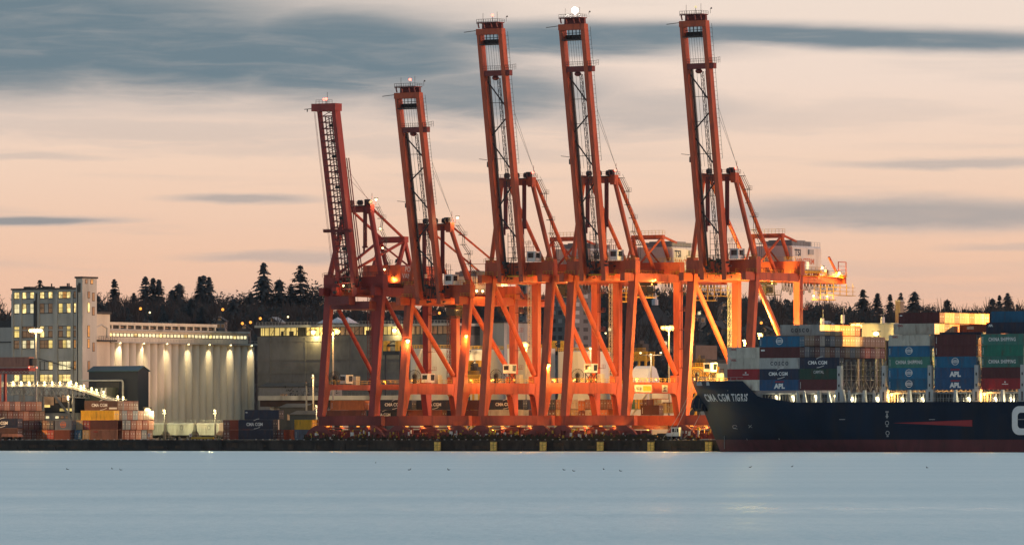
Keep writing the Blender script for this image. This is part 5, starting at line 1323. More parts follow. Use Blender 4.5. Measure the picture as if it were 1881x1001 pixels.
# dark shed in front of the silos
sb = 66; A0, A1 = on_a(163, sb), on_a(253, sb); shd = thing('cladding_shed', 'dark navy clad shed with a low gable roof in front of the silos', 'shed', W(A0, sb, QZ))
wd = A1-A0; dp = on_b(273, A1)-sb; ze, zr = zz(681.5,A1,sb)-QZ, zz(673,A1,sb)-QZ
MB().prism([(0,0),(dp,0),(dp,ze),(dp*.5,zr),(0,ze)], 'x', 0, wd).build('wall', M['shed'], shd)
mb = MB(); mb.prism([(-.4,ze-.1),(dp*.5,zr),(dp*.5,zr+.25),(-.5,ze+.15)], 'x', -.3, wd+.3); mb.prism([(dp+.4,ze-.1),(dp*.5,zr),(dp*.5,zr+.25),(dp+.5,ze+.15)], 'x', -.3, wd+.3); mb.build('roof', mat('teal_metal_roof', (.03,.075,.105), .5, amt=.2), shd)
mb = MB(); mb.box(wd*.16,wd*.62,-.1,-.02,zz(722,A0,sb)-QZ,zz(702,A0,sb)-QZ); mb.build('loading_door', M['trim'], shd)
mb = MB(); z = zz(699,A0,sb)-QZ; mb.path([(-3,-1,z),(wd*.72,-1,z),(wd*.74,-1,z-.6),(wd*.74,-1,1)], .28, 6); mb.build('pipe', M['lgrey'], shd)

# low plant building behind the left stacks
pb = 60; A0, A1 = on_a(70, pb), on_a(140, pb); pl_ = thing('plant_building', 'low grey plant building with a pale band and small lit windows behind the containers', 'building', W(A0, pb, QZ)); wd = A1-A0
def pz(py): return zz(py, A0, pb)-QZ
MB().box(0,wd,0,10,0,pz(758)).build('wall', M['lgrey'], pl_); MB().box(-.2,wd+.2,-.3,10,pz(758)+.01,pz(755)).build('roof_edge', M['shed'], pl_)
MB().box(1,wd-2,.6,9,pz(754.9),pz(726)).build('upper_storey', M['trim'], pl_)
for i, px in enumerate((84,101.5,111,120,129)):
    x = on_a(px,pb)-A0; w_ = MB().box(x,x+1.5,-.06,0,pz(769),pz(763.5)).build('window', M['trim'], pl_); MB().box(x+.12,x+1.38,-.09,-.065,pz(769)+.1,pz(763.5)-.1).build('pane', M['win2' if i in (0,1,4) else 'wink'], w_)
for p0, p1, y0_, y1_, m in ((80,90,748,743,'wing'),(108,130,755,750,'wing'),(80,97,744,728,'wink'),(100,110,740,728,'wink'),(112,124,738,726,'wink')):
    w_ = MB().box(on_a(p0,pb)-A0-.15,on_a(p1,pb)-A0+.15,.5,.58,pz(y0_)-.15,pz(y1_)+.15).build('window', M['dark'], pl_); MB().box(on_a(p0,pb)-A0,on_a(p1,pb)-A0,.44,.49,pz(y0_),pz(y1_)).build('pane', M[m], w_)
mb = MB(); zt_ = pz(724)
for px, q in ((72,88),(104,140)):
    mb.bar((on_a(px,pb)-A0,-1.5,pz(724)),(on_a(q,pb)-A0,-1.5,pz(772)),.55)
for px in (74,141): mb.bar((on_a(px,pb)-A0,-1.5,0),(on_a(px,pb)-A0,-1.5,pz(728)),.5)
mb.bar((on_a(60,pb)-A0,-1.5,pz(725)),(on_a(142,pb)-A0,-1.5,pz(725)),.3)
mb.build('brace_frame', M['grey'], pl_)
MB().tube((wd+6,5,0),(wd+6,5,pz(712)),5.2,20).build('hopper_tank', mat('olive_tank', (.06,.075,.06), .6, amt=.2), pl_)

# conveyor gallery with a string of lamps
cb_ = 52; cv = thing('conveyor_bridge', 'long conveyor walkway with a string of bright lamps sloping down to the right', 'conveyor', W(on_a(0,cb_), cb_, QZ))
def cp(px, py): a = on_a(px, cb_); return Vector((a-on_a(0,cb_), 0, zz(py,a,cb_)-QZ))
line = [(-30,708),(60,708),(128,709.5),(150,715.5),(172,723),(192,730),(214,737.5),(238,741)]
mb = MB()
for (p, q) in zip(line, line[1:]):
    for y in (-1.3, 1.3): mb.bar(cp(*p)+Vector((0,y,0)), cp(*q)+Vector((0,y,0)), .35, .6)
    mb.bar(cp(*p)+Vector((0,0,.2)), cp(*q)+Vector((0,0,.2)), 2.4, .15)
mb.build('walkway', M['cream'], cv)
mb = MB()
for (p, q) in zip(line, line[1:]):
    a, b = cp(*p)+Vector((0,-1.3,0)), cp(*q)+Vector((0,-1.3,0)); n = max(2, int((b-a).length/1.4))
    for i in range(n): c = a.lerp(b, i/n); mb.bar(c, c+Vector((0,0,1.1)), .08)
    for h in (.55,1.1): mb.bar(a+Vector((0,0,h)), b+Vector((0,0,h)), .08)
mb.build('railing', M['cream'], cv)
mb = MB()
a, b = cp(-30,708), cp(160,716); n = 22; lo = Vector((0,0,-2.4))
for i in range(n):
    c, d_ = a.lerp(b,i/n), a.lerp(b,(i+1)/n)
    for y in (-1.2,1.2):
        o = Vector((0,y,0)); mb.bar(c+o, d_+o+lo, .16); mb.bar(c+o+lo, d_+o, .12); mb.bar(c+o+lo, d_+o+lo, .18)
for px in (40,76,130,190): c = cp(px, 712); mb.bar((c.x,-1,0),(c.x,-1,c.z),.4); mb.bar((c.x,1,0),(c.x,1,c.z),.4)
mb.build('truss', M['grey'], cv)
for px, py in [(2,702),(15.5,702),(30,702),(44.5,702),(59,702),(73,702),(87.5,702),(101.5,702),(116,702),(132,702.5),(136,700.5),(146,704),(154,709),(160,708),(174,713),(183,716),(196,719.5),(222,728),(232,729.5)]:
    l = lamp_child(cv, cp(px,py)+Vector((0,-1.5,0)), .32, M['warm'], 450, (1,.75,.36), 'walkway_lamp', False)
    MB().bar((0,.1,-.9),(0,.1,.3),.09).build('lamp_post', M['grey'], l)
for px, py in ((4,726),(130,728)): lamp_child(cv, cp(px,py)+Vector((0,-1.2,0)), .38, M['warm'], 1500, WRM, 'flood_lamp')

# salmon gantry girder, far left
gb = 34; g = thing('gantry_girder', 'salmon pink box on a dark red travelling girder with red beacons, far left', 'gantry', W(on_a(-30,gb), gb, QZ))
def gp(px, py): a = on_a(px,gb); return a-on_a(-30,gb), zz(py,a,gb)-QZ
x1, zb_ = gp(53,674); _, zt_ = gp(53,655.5)
MB().box(0,x1,0,2.5,zb_,zt_).build('box', cmat('salmon'), g)
mb = MB(); x2, z2 = gp(54,675); _, z3 = gp(54,686); mb.box(0,x2,-.2,2.8,z2-1.0,z2-.05)
for i in range(14): x = i*x2/14; mb.bar((x,-.1,z2-1),(x+x2/14,-.1,z3),.14); mb.bar((x+x2/14,-.1,z2-1),(x,-.1,z3),.14)
mb.bar((0,-.1,z3),(x2,-.1,z3),.2); mb.bar((x2*.35,0,0),(x2*.35,0,z3),.7); mb.bar((x2*.35,2.6,0),(x2*.35,2.6,z3),.7)
mb.build('girder', M['oldred'], g)
x4, z4 = gp(59,664); MB().box(x1+.1,x4,.2,2.2,zb_+.4,zt_-.4).build('cab', M['dark'], g)
for px, py in ((55,674.5),(69,675)): x, z = gp(px,py); lamp_child(g, (x,-.4,z), .2, M['redl'], name='beacon', hood=False)

# ------------------------------------------------------------------ grey lit building behind the first cranes
gb = 150; A0, A1 = on_a(473, gb), on_a(890, gb); gbz = lambda py, px=600: zz(py, on_a(px,gb), gb)-QZ
gr = thing('long_concrete_building', 'long stained concrete building with a lit glazed top storey behind the left cranes', 'building', W(A0, gb, QZ)); wd = on_a(830,gb)-A0
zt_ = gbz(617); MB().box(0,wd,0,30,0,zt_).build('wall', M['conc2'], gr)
mb = MB()
for py in (627,661,686,706): mb.box(-.1,wd,-.15,-.002,gbz(py),gbz(py)+.4)
for px in (495,560,640,700,770): x = on_a(px,gb)-A0; mb.box(x,x+.5,-.2,-.003,0,zt_-.5)
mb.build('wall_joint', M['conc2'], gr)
zu = gbz(600.5); MB().box(.5,wd,2.6,29,zt_,zu).build('top_storey', M['trim'], gr)
mb = MB(); mb.box(-.6,wd+.3,-.8,30,zu,zu+.75); mb.rail((0,-.6,zu+.75),(wd,-.6,zu+.75),.9,60,.05); mb.build('roof', M['conc'], gr)
def lwin(p0, p1, m): 
    x0, x1 = on_a(p0,gb)-A0, on_a(p1,gb)-A0; f_ = MB(); n = max(1,int((x1-x0)/1.6))
    for i in range(n+1): x = x0+(x1-x0)*i/n; f_.box(x-.08,x+.08,.9,1.1,zt_+.2,zu)
    f_.box(x0,x1,.85,1.05,zt_+.02,zt_+.3); o = f_.build('window', M['trim'], gr)
    MB().box(x0,x1,1.5,1.6,zt_+.25,zu-.1).build('pane', M[m], o)
for p0, p1, m in ((474,500,'wing'),(500.5,520,'wing'),(520.5,541,'wing'),(558,592,'wing'),(594,640,'wink'),(640.5,664,'wink'),(664.5,686,'wing'),(700,716,'wing'),(716.5,735,'win'),(735.5,760,'wink'),(760.5,800,'wink'),(800.5,829,'wink')): lwin(p0,p1,m)
mb = MB()
for i in range(14): x = 1+i*3.1; mb.bar((x,1.2,zt_),(x+1.8*(i % 3),1.2,zu),.1)
for px, w_ in ((545,2.2),(550,1.1),(512,.9),(527,1.6),(668,1.8),(677,2.2)): x = on_a(px,gb)-A0; mb.box(x,x+w_,1.2,1.4,zt_+.2,zt_+1.6)
mb.build('site_clutter', M['trim'], gr)
for px, py, m, r, wt in ((574,610,'warm',.7,3000),(723,607,'whitel',.5,1800)): 
    a = on_a(px,gb-2)-A0; lamp_child(gr, (a,-1.6,zz(py,A0+a,gb)-QZ), r, M[m], wt, (1,.72,.25))
tn = thing('roof_tent', 'white peaked tent standing on the roof of the long lit building', 'tent', W(on_a(582,gb+4), gb+4, QZ+zu+.75)); ln = on_a(638,gb)-on_a(582,gb)
mb = MB(); n = 3
for i in range(n):
    x0, x1 = i*ln/n, (i+1)*ln/n; xm_, h = (x0+x1)/2, 1.9; b_ = [(x0,0,.5),(x1,0,.5),(x1,6,.5),(x0,6,.5)]
    for p, q in zip(b_, b_[1:]+b_[:1]): mb.face(p, q, (xm_,3,h+.5))
mb.build('canopy', M['tent'], tn)
mb = MB()
for i in range(n+1):
    for y in (0,6): mb.bar((i*ln/n,y,0),(i*ln/n,y,.5),.15)
mb.build('pole', M['grey'], tn)
# smaller blocks right of it
ab = 165; A0 = on_a(846, ab); bl = thing('grey_block', 'plain grey block with a dark opening behind the third crane', 'building', W(A0, ab, QZ)); wd = on_a(926,ab)-A0; z = zz(594,A0,ab)-QZ
MB().box(0,wd,0,14,0,z).build('wall', M['conc'], bl); MB().box(-.2,wd+.2,-.3,14,z,z+.5).build('roof_edge', M['trim'], bl)
x0, x1 = on_a(862,ab)-A0, on_a(876,ab)-A0; MB().box(x0,x1,-.05,0,zz(650,A0,ab)-QZ,z-1.2).build('opening', M['trim'], bl)
# overpass
ob = 100; A0, A1 = on_a(474, ob), on_a(760, ob); ov = thing('overpass', 'grey road overpass deck on pillars behind the navy containers', 'bridge', W(A0, ob, QZ)); wd = A1-A0; oz = lambda py: zz(py,A0,ob)-QZ
MB().box(0,wd,0,9,oz(735),oz(727)).build('deck', M['conc'], ov); MB().box(0,wd,1,8,oz(746.5),oz(735.1)).build('girder', mat('brown_girder', (.05,.03,.025), .8), ov)
for i in range(6): MB().box(3+i*12,4.5+i*12,2,7,0,oz(746.5)).build('pillar', M['conc'], ov); MB().rail((0,.2,oz(727)),(wd,.2,oz(727)),1.1,40,.06).build('railing', M['grey'], ov)
# low sheds under and beyond it
for i, (p0, p1, y0_, b_, m, lb) in enumerate(((476,600,711,128,'grey','low grey shed with a lit strip above the overpass'),(513,560,749,86,'trim','dark low shed under the overpass'),(532,600,762,80,'shed','slate low shed behind the yellow short container'))):
    A0 = on_a(p0,b_); s = thing('low_shed', lb, 'shed', W(A0,b_,QZ)); wd = on_a(p1,b_)-A0; z = zz(y0_,A0,b_)-QZ
    MB().prism([(0,0),(8,0),(8,z),(4,z+1.1),(0,z)], 'x', 0, wd).build('wall', M[m], s); MB().prism([(-.3,z),(4,z+1.12),(8.3,z),(8.3,z+.2),(4,z+1.34),(-.3,z+.2)], 'x', -.2, wd+.2).build('roof', M['roof'], s)
    MB().box(wd*.32,wd*.42,-.05,0,z*.62,z*.8).build('window', M['wink'] if i else M['whitel'], s) if i != 0 else MB().box(wd*.32,wd*.42,-.05,0,z-3,z-2).build('window', M['wink'], s)

# white tanks behind the middle cranes
for i, (pc, w_, py, lb) in enumerate(((793,78,641,'leftmost white storage tank behind the second crane'),(883,84,643,'white storage tank behind the second and third cranes'),(976,88,640,'white storage tank behind the third crane, brightly lit'),(1073,96,646,'white storage tank behind the fourth crane'),(1150,60,706,'low white tank right of the fourth crane'),(1212,110,722,'lowest broad white tank left of the ship bow'))):
    b_ = 105; a = on_a(pc,b_); s = yd(a,b_)/F; r = w_*s/2; tk = thing('storage_tank', lb, 'tank', W(a,b_,QZ), 'white storage tanks behind the cranes'); z = zz(py,a,b_)-QZ
    mb = MB(); n = 36
    for zz0, zz1, rr in ((0,z*.33,r),(z*.33,z*.66,r+.02),(z*.66,z,r)): mb.tube((0,0,zz0),(0,0,zz1),rr,n)
    mb.tube((0,0,z),(0,0,z+.3),r,n,r*.15)
    o = mb.build('shell', M['tank'], tk)
    mb = MB()
    for k in range(n):
        t0, t1 = 2*math.pi*k/n, 2*math.pi*(k+1)/n; p, q_ = Vector((math.cos(t0)*r,math.sin(t0)*r,z)), Vector((math.cos(t1)*r,math.sin(t1)*r,z)); mb.bar(p,p+Vector((0,0,1.1)),.09); mb.bar(p+Vector((0,0,1.1)),q_+Vector((0,0,1.1)),.1); mb.bar(p+Vector((0,0,.55)),q_+Vector((0,0,.55)),.07)
    mb.build('railing', M['yellow'], tk)
    if z > 12:
        mb = MB()
        for k in range(14):
            t0, t1 = R(-150+k*5), R(-150+(k+1)*5); f = k/14
            mb.bar((math.cos(t0)*(r+.7),math.sin(t0)*(r+.7),z*f),(math.cos(t1)*(r+.7),math.sin(t1)*(r+.7),z*(k+1)/14),.9,.2)
        mb.build('spiral_stair', M['cream'], tk)
# tent hall, yard gantries
tb = 96; A0 = on_a(1158,tb); s = thing('tent_hall', 'white arched fabric hall seen between the legs of the fourth crane', 'tent', W(A0,tb,QZ)); wd = on_a(1190,tb)-A0; z0, z1 = zz(694,A0,tb)-QZ, zz(672,A0,tb)-QZ
MB().prism([(0,0),(6,0),(6,z0),(4.5,z1-.8),(3,z1),(1.5,z1-.8),(0,z0)], 'x', 0, wd).build('canopy', M['tent'], s)
def yard_gantry(p0, p1, py0, b_, lb):
    A0 = on_a(p0,b_); t = thing('yard_gantry', lb, 'yard crane', W(A0,b_,QZ), 'yellow lattice yard gantries'); wd = on_a(p1,b_)-A0; z = zz(py0,A0,b_)-QZ
    mb = MB()
    for x in (0,wd):
        for y in (0,4): mb.bar((x,y,0),(x,y,z),.5)
        for k in range(8): mb.bar((x,0,z*k/8),(x,4,z*(k+1)/8),.2)
    mb.build('leg', M['yellow'], t)
    mb = MB()
    for y in (0,4):
        mb.bar((-.5,y,z),(wd+.5,y,z),.5,.8); mb.bar((-.5,y,z-2.2),(wd+.5,y,z-2.2),.3)
        n = 10
        for k in range(n): mb.bar((wd*k/n,y,z),(wd*(k+1)/n,y,z-2.2),.18); mb.bar((wd*(k+1)/n,y,z),(wd*k/n,y,z-2.2),.14)
    mb.rail((0,0,z+.4),(wd,0,z+.4),1.0,12); mb.build('girder', M['yellow'], t)
    mb = MB(); mb.box(wd*.3,wd*.75,.5,3.5,z+.5,z+2.6); mb.box(wd*.4,wd*.5,.8,3,z+2.6,z+3.6)
    for k in range(7): mb.bar((wd*(.3+.07*k),.3,z+.5),(wd*(.3+.07*k),.3,z+1.2+1.9*rnd.random()),.25)
    mb.build('hoist', M['dark'], t)
    return t
yard_gantry(1160,1186,648,120,'yellow lattice yard gantry behind the fourth crane legs')
yard_gantry(855,880,690,80,'yellow lattice yard gantry beside the third crane leg')
yard_gantry(1264,1304,676,70,'yellow lit yard gantry above the ship bow')
for p0, p1, py0, b_, lb in ((703,733,636,112,'dark hoist carriage hanging against the concrete building behind the first cranes'),(857,880,672,85,'dark hoist carriage in front of the tank by the third crane'),(1010,1036,636,112,'dark hoist carriage above the tank between the middle cranes')):
    A0 = on_a(p0,b_); t = thing('hoist_carriage', lb, 'hoist', W(A0,b_,QZ)); wd = on_a(p1,b_)-A0; z = zz(py0,A0,b_)-QZ
    mb = MB(); mb.box(0,wd,0,2.5,z-2.6,z-1.4); mb.box(wd*.2,wd*.8,.3,2.2,z,z+.5)
    for x in (.3,wd-.3): mb.bar((x,1,0),(x,1,z),.35); mb.bar((x,1,z),(wd/2,1,z+1.5),.2)
    mb.build('frame', M['shed'], t)
    mb = MB()
    for x in (wd*.12,wd*.85): mb.box(x-.6,x+.6,.1,2.0,z-1.4,z+1.6); mb.ball((x,.6,z+.6),.8,7,5)
    mb.build('winch', M['yellow'], t)
# long beige warehouse behind the bow
wb = 190; A0 = on_a(1240,wb); s = thing('warehouse', 'long beige flat-roofed warehouse on the slope behind the ship bow', 'building', W(A0,wb,QZ)); wd = on_a(1345,wb)-A0; wz = lambda py: zz(py,A0,wb)-QZ
MB().box(0,wd,0,20,0,wz(661)).build('wall', mat('beige_render', (.16,.125,.105), .9, amt=.2), s); MB().box(wd*.02,wd*.3,2,14,wz(661),wz(634)).build('upper_wall', mat('beige_render', (1,1,1)), s)
MB().box(wd*.5,wd,-1.5,10,0,wz(668)).build('front_wing', M['conc'], s)
for k in range(5): w_ = MB().box(wd*.55+k*3,wd*.55+k*3+1.3,-1.58,-1.5,wz(690),wz(678)).build('window', M['trim'], s); MB().box(wd*.55+k*3+.1,wd*.55+k*3+1.2,-1.62,-1.585,wz(689),wz(679)).build('pane', M['wink'], w_)
# pale shed and beige tower beyond the ship
pb = 20; A0 = on_a(1583,pb); s = thing('pale_shed', 'pale cream shed on stilts behind the ship, lit by a flood lamp', 'shed', W(A0,pb,QZ)); wd = on_a(1642,pb)-A0; z = zz(596.5,A0,pb)-QZ
MB().box(0,wd,0,12,z-4.2,z).build('wall', M['cream'], s)
mb = MB()
for x in (.4,wd*.5,wd-.4):
    for y in (.4,11.6): mb.bar((x,y,0),(x,y,z-4.2),.5)
mb.build('stilt', M['dark'], s); MB().box(-.2,wd+.2,-.2,12,z,z+.4).build('roof', M['lgrey'], s)
for px, py in ((1548,571),(1621.5,575),(1510.5,577)):
    pb = 30; a = on_a(px,pb); t = thing('vent_mast', {1548:'middle white cylinder mast with antenna beyond the ship',1621.5:'right white cylinder mast with antenna above the pale shed',1510.5:'left white cylinder mast with antenna beyond the ship'}[px], 'mast', W(a,pb,QZ), 'white masts beyond the ship'); z = zz(py+21,a,pb)-QZ
    MB().tube((0,0,0),(0,0,z),.25,8).build('pole', M['grey'], t); MB().tube((0,0,z-.2),(0,0,z+2.0),.55,10).build('cylinder', M['white'], t); MB().tube((.25,0,z+2.0),(.25,0,z+4.4),.08,5).build('antenna', M['grey'], t)
tb = 60; A0 = on_a(1644.5,tb); t = thing('concrete_tower', 'slim beige concrete tower rising behind the ship stacks', 'tower', W(A0,tb,QZ)); z = zz(554,A0,tb)-QZ
MB().box(0,1.6,0,1.8,0,z).build('shaft', mat('beige_tower', (.30,.25,.19), .85, amt=.2, streak=5), t); MB().box(-.1,1.7,-.1,1.9,z,z+.4).build('cap', M['conc'], t)

# ------------------------------------------------------------------ light masts
def light_mast(px, py, b_, n, m, watts, c, lb, base=None, r=.62, spread=1.6, pole='grey'):
    a = on_a(px,b_); z = zz(py,a,b_)-QZ; t = thing('light_mast', lb, 'light mast', W(a,b_,QZ), 'yard light masts')
    MB().tube((0,0,0),(0,0,z-.2),.36,8,.2).build('pole', M[pole], t)
    mb = MB(); hw = spread*(n-1)/2+.5; mb.bar((-hw,0,z-.6),(hw,0,z-.6),.25); mb.box(-.6,.6,-.3,.3,z-1.0,z-.5); mb.build('cross_arm', M['dark'], t)
    for i in range(n):
        x = (i-(n-1)/2)*spread; mb = MB(); mb.ball((0,0,0),r,8,6,.75); l = mb.build('floodlight', M[m], t, (x,-.2,z)); MB().box(-r*1.1,r*1.1,-r,r,r*.62,r*.95).build('lamp_hood', M['dark'], l)
    point(t, (0,-2.6,z-.4), watts, c, .6); return t
light_mast(66.5, 607, 40, 4, 'warm', 9000, (1,.62,.25), 'tall yard light mast with a row of white-yellow lamps in front of the grain elevator', spread=1.25)
light_mast(612, 609, 58, 2, 'sodc', 26000, SOD, 'light mast with two orange lamps seen through the legs of the first crane', spread=3.4, r=.8)
light_mast(1229, 602, 60, 4, 'sodc', 26000, SOD, 'light mast with orange lamps behind the leg of the fourth crane', spread=1.3, r=.55)
light_mast(967, 634, 50, 1, 'sodc', 16000, SOD, 'light mast with one glaring orange lamp behind the third crane', r=.85)
light_mast(1577, 598, 46, 3, 'sodc', 6000, SOD, 'light mast with orange lamps above the lit ends on the ship', spread=1.6, r=.75)
light_mast(1610, 613, 16, 1, 'warm', 3500, (1,.62,.15), 'light mast with a starry yellow lamp in front of the pale shed', r=.8)
light_mast(1398, 616, 13, 1, 'sodc', 38000, (1,.72,.18), 'light mast with an orange lamp right of the rightmost crane leg', r=.62)
light_mast(1371, 629, 13, 1, 'sodc', 40000, (1,.74,.19), 'light mast with a bright yellow lamp between the rightmost crane legs', r=.7)
light_mast(1304, 669, 60, 1, 'warm', 5000, (1,.6,.2), 'short light mast with a yellow lamp above the ship bow', r=.45)
light_mast(272, 753, 57, 1, 'warm', 2500, (1,.70,.30), 'low mast with a glaring yellow-white lamp by the hopper cars', r=.85, pole='cream')
light_mast(302.5, 754, 44, 1, 'warm', 7000, (1,.88,.45), 'small lamp post in front of the silos, left one', r=.36, pole='dark')
light_mast(395.5, 754, 44, 1, 'warm', 7000, (1,.88,.45), 'small lamp post in front of the silos, right one', r=.36, pole='dark')
light_mast(575.5, 689, 90, 1, 'win2', 2500, WRM, 'slim pale lamp post left of the first crane', r=.3, pole='cream')
light_mast(563, 702, 84, 1, 'wink', 0, WRM, 'unlit slim pole over the short yellow container', r=.2)
light_mast(582, 745, 70, 1, 'win2', 2500, WRM, 'short lamp post just left of the first crane leg', r=.26)
light_mast(1003, 664, 70, 1, 'sodc', 10000, (1,.55,.16), 'light mast with a yellow lamp behind the right leg of the third crane', r=.5)
light_mast(1085, 640, 88, 1, 'warm', 5000, (1,.6,.2), 'light mast with small yellow lamps beside the fourth crane', r=.36)
light_mast(1196, 648, 90, 2, 'warm', 4000, (1,.65,.3), 'small double lamp post beside the yellow yard gantry', r=.3, spread=7)
light_mast(838, 633, 92, 3, 'warm', 3500, (1,.75,.4), 'lamp cluster over the leftmost white tank', r=.3, spread=.8)
light_mast(861, 640, 96, 1, 'warm', 2500, (1,.7,.3), 'small lamp beside the tank railing by the third crane', r=.3)
for i, px in enumerate((700, 790, 905, 1000, 1100, 1190, 1270)):
    t = thing('bollard_lamp', f'{["first","second","third","fourth","fifth","sixth","seventh"][i]} from the left of the low lamps standing on the quay deck under the cranes', 'lamp', W(on_a(px,31),31,QZ), 'low lamps under the cranes')
    MB().tube((0,0,0),(0,0,2.6),.1,6).build('post', M['dark'], t); lamp_child(t, (0,0,2.8), .22, M['sod'], 4000, SOD)

# the mast behind the ship carries floods aimed at the container ends
def flood(t, loc, target, watts, size, c=SOD):
    l = bpy.data.lights.new('flood_beam', 'SPOT'); l.energy = watts; l.color = c; l.spot_size = R(size); l.spot_blend = .5; l.shadow_soft_size = .5
    o = link('flood_beam', l, t, loc); wl = t.matrix_basis @ Vector(loc); d_ = t.matrix_basis.to_3x3().inverted() @ (Vector(target)-wl); o.rotation_euler = d_.to_track_quat('-Z','Y').to_euler(); return o
ma_ = bayx[4]+12.2+72; mb_ = 8
mr_ = thing('light_mast', 'orange light mast at the stern side of the ship stacks, right of the picture edge', 'light mast', W(ma_,mb_,QZ), 'yard light masts')
MB().tube((0,0,0),(0,0,45.8),.36,8,.2).build('pole', M['grey'], mr_); MB().bar((-2.4,0,45.6),(2.4,0,45.6),.25).build('cross_arm', M['dark'], mr_)
for x in (-1.6,0,1.6): MB().ball((0,0,0),.5,8,6).build('floodlight', M['sodc'], mr_, (x,-.2,46.2))
flood(mr_, (0,-.9,45.6), W(bayx[4]+12.2, BB+16, tier(6)+.6), 1500000, 34, (1,.5,.13))
flood(mr_, (-1,-.9,45.6), W(bayx[1]+12.2, BB+20, tier(5)+2.0), 3000000, 12, (1,.47,.11))

ml_ = thing('light_mast', 'sodium light mast on the quay just beyond the left picture edge', 'light mast', W(on_a(-170,0),0,QZ), 'yard light masts')
MB().tube((0,0,0),(0,0,27.8),.36,8,.2).build('pole', M['grey'], ml_); MB().bar((-2.4,0,27.6),(2.4,0,27.6),.25).build('cross_arm', M['dark'], ml_)
for x in (-1.6,0,1.6): MB().ball((0,0,0),.5,8,6).build('floodlight', M['sodc'], ml_, (x,-.2,28.2))
flood(ml_, (0,-.9,27), W(on_a(170,18), 18, 8), 260000, 44, (1,.52,.17))

# ------------------------------------------------------------------ hill: houses, towers, trees
def ground_pt(px, Y): X = xY(px, Y); return Vector((X, Y, hill_h(X, Y)))
def Yfor(px, py, above):                  # where on the slope a thing of that height has its top at that row
    for i in range(300):
        Y = 2190+i*2.4
        if zY(py,Y) <= hill_h(xY(px,Y),Y)+above: return Y
    return 2900
def house(px, py, Y, wpx, lb, m='housew', litw=True, roofm='roof'):
    Y = Yfor(px, py, 7.5); s = Y/F; w = wpx*s; X = xY(px,Y); z = zY(py,Y); g = hill_h(X,Y); h = max(z-g, 3.0)
    t = link('house', None, None, (X,Y,z-h), (0,0,R(rnd.uniform(-35,10))), lb, 'house', 'houses on the hillside'); d = w*.9; e = h-w*.34
    MB().prism([(-w/2,-2),(w/2,-2),(w/2,e),(0,h-.2),(-w/2,e)], 'y', 0, d).build('wall', M[m], t)
    mb = MB()
    for sg in (-1,1): mb.prism([(0,h-.15),(sg*(w/2+.6),e-.35),(sg*(w/2+.6),e),(0,h+.25)], 'y', -.6, d+.4)
    mb.build('roof', M[roofm], t)
    for i, (x, zz_) in enumerate(((-w*.22,e-2.6),(w*.18,e-2.6),(-.5,e+.3))):
        f_ = MB().box(x-.1,x+1.3,-.08,0,zz_-.1,zz_+1.5).build('window', M['white'], t); MB().box(x,x+1.2,-.12,-.085,zz_,zz_+1.4).build('pane', M['win2' if litw and i == 2 else 'wink'], f_)
    return t
house(1284, 571, 2480, 24, 'small gabled house with a lit attic window between the right crane legs', 'housew')
house(1308, 590, 2400, 40, 'wide pale-fronted house below the lit gable house', 'housew', False)
house(1330, 588, 2430, 26, 'gabled house just left of the yellow-lit crane leg', 'housew', False)
house(1404, 600, 2330, 28, 'dark gabled house behind the orange lamp of the rightmost crane', 'housew', False)
house(1425, 604, 2320, 22, 'small dark house beside the diagonal of the rightmost crane', 'housew', False)
house(448, 597, 2350, 22, 'small gabled house beside the right end of the silos', 'housew', False)
house(500, 583, 2420, 26, 'house with a pale roof above the long lit building', 'housew', False, 'grey')
house(568, 548, 2700, 22, 'house with pale gutters among the trees left of the first crane', 'housew', False)
house(586, 545, 2720, 16, 'narrow house among the trees just left of the first crane', 'housew', False)
house(403, 583, 2450, 20, 'low house in the trees above the silo galleries', 'housew', False)
house(720, 578, 2450, 26, 'house behind the diagonal of the second crane', 'housew', False)
house(1330, 556, 2620, 22, 'upper house on the wooded slope behind the rightmost crane', 'housew', False)
house(1222, 625, 2300, 30, 'low house with coloured lights below the dark church roof', 'housew', True)
house(1510, 590, 2400, 30, 'house with a pale sloping roof beyond the ship', 'housew', False, 'grey')
house(1120, 600, 2380, 26, 'dark house between the fourth crane legs', 'housew', True)
# church with cupola
Y = Yfor(1204, 556, 13); X = xY(1204,Y); g = hill_h(X,Y); t = link('church', None, None, (X,Y,g), (0,0,0), 'big dark hipped roof with a white cupola on top, between the crane legs', 'church'); s = Y/F; zr = zY(556,Y)-g; ze = zY(598,Y)-g; w = 43*s
MB().box(-w*.8,w*.8,0,16,-4,ze).build('wall', M['housew'], t)
mb = MB(); b_ = [(-w*.9,-1,ze),(w*.9,-1,ze),(w*.9,17,ze),(-w*.9,17,ze)]
for p, q in zip(b_, b_[1:]+b_[:1]): mb.face(p, q, (0,8,zr))
mb.build('roof', M['roof'], t)
mb = MB(); mb.tube((0,8,zr-.8),(0,8,zr+1.4),1.25,8); mb.tube((0,8,zr+1.4),(0,8,zr+3.0),.8,8); mb.tube((0,8,zr+3.0),(0,8,zr+4.2),.75,8,.12); mb.tube((0,8,zr+4.2),(0,8,zr+5.4),.07,5); mb.build('cupola', M['tent'], t)
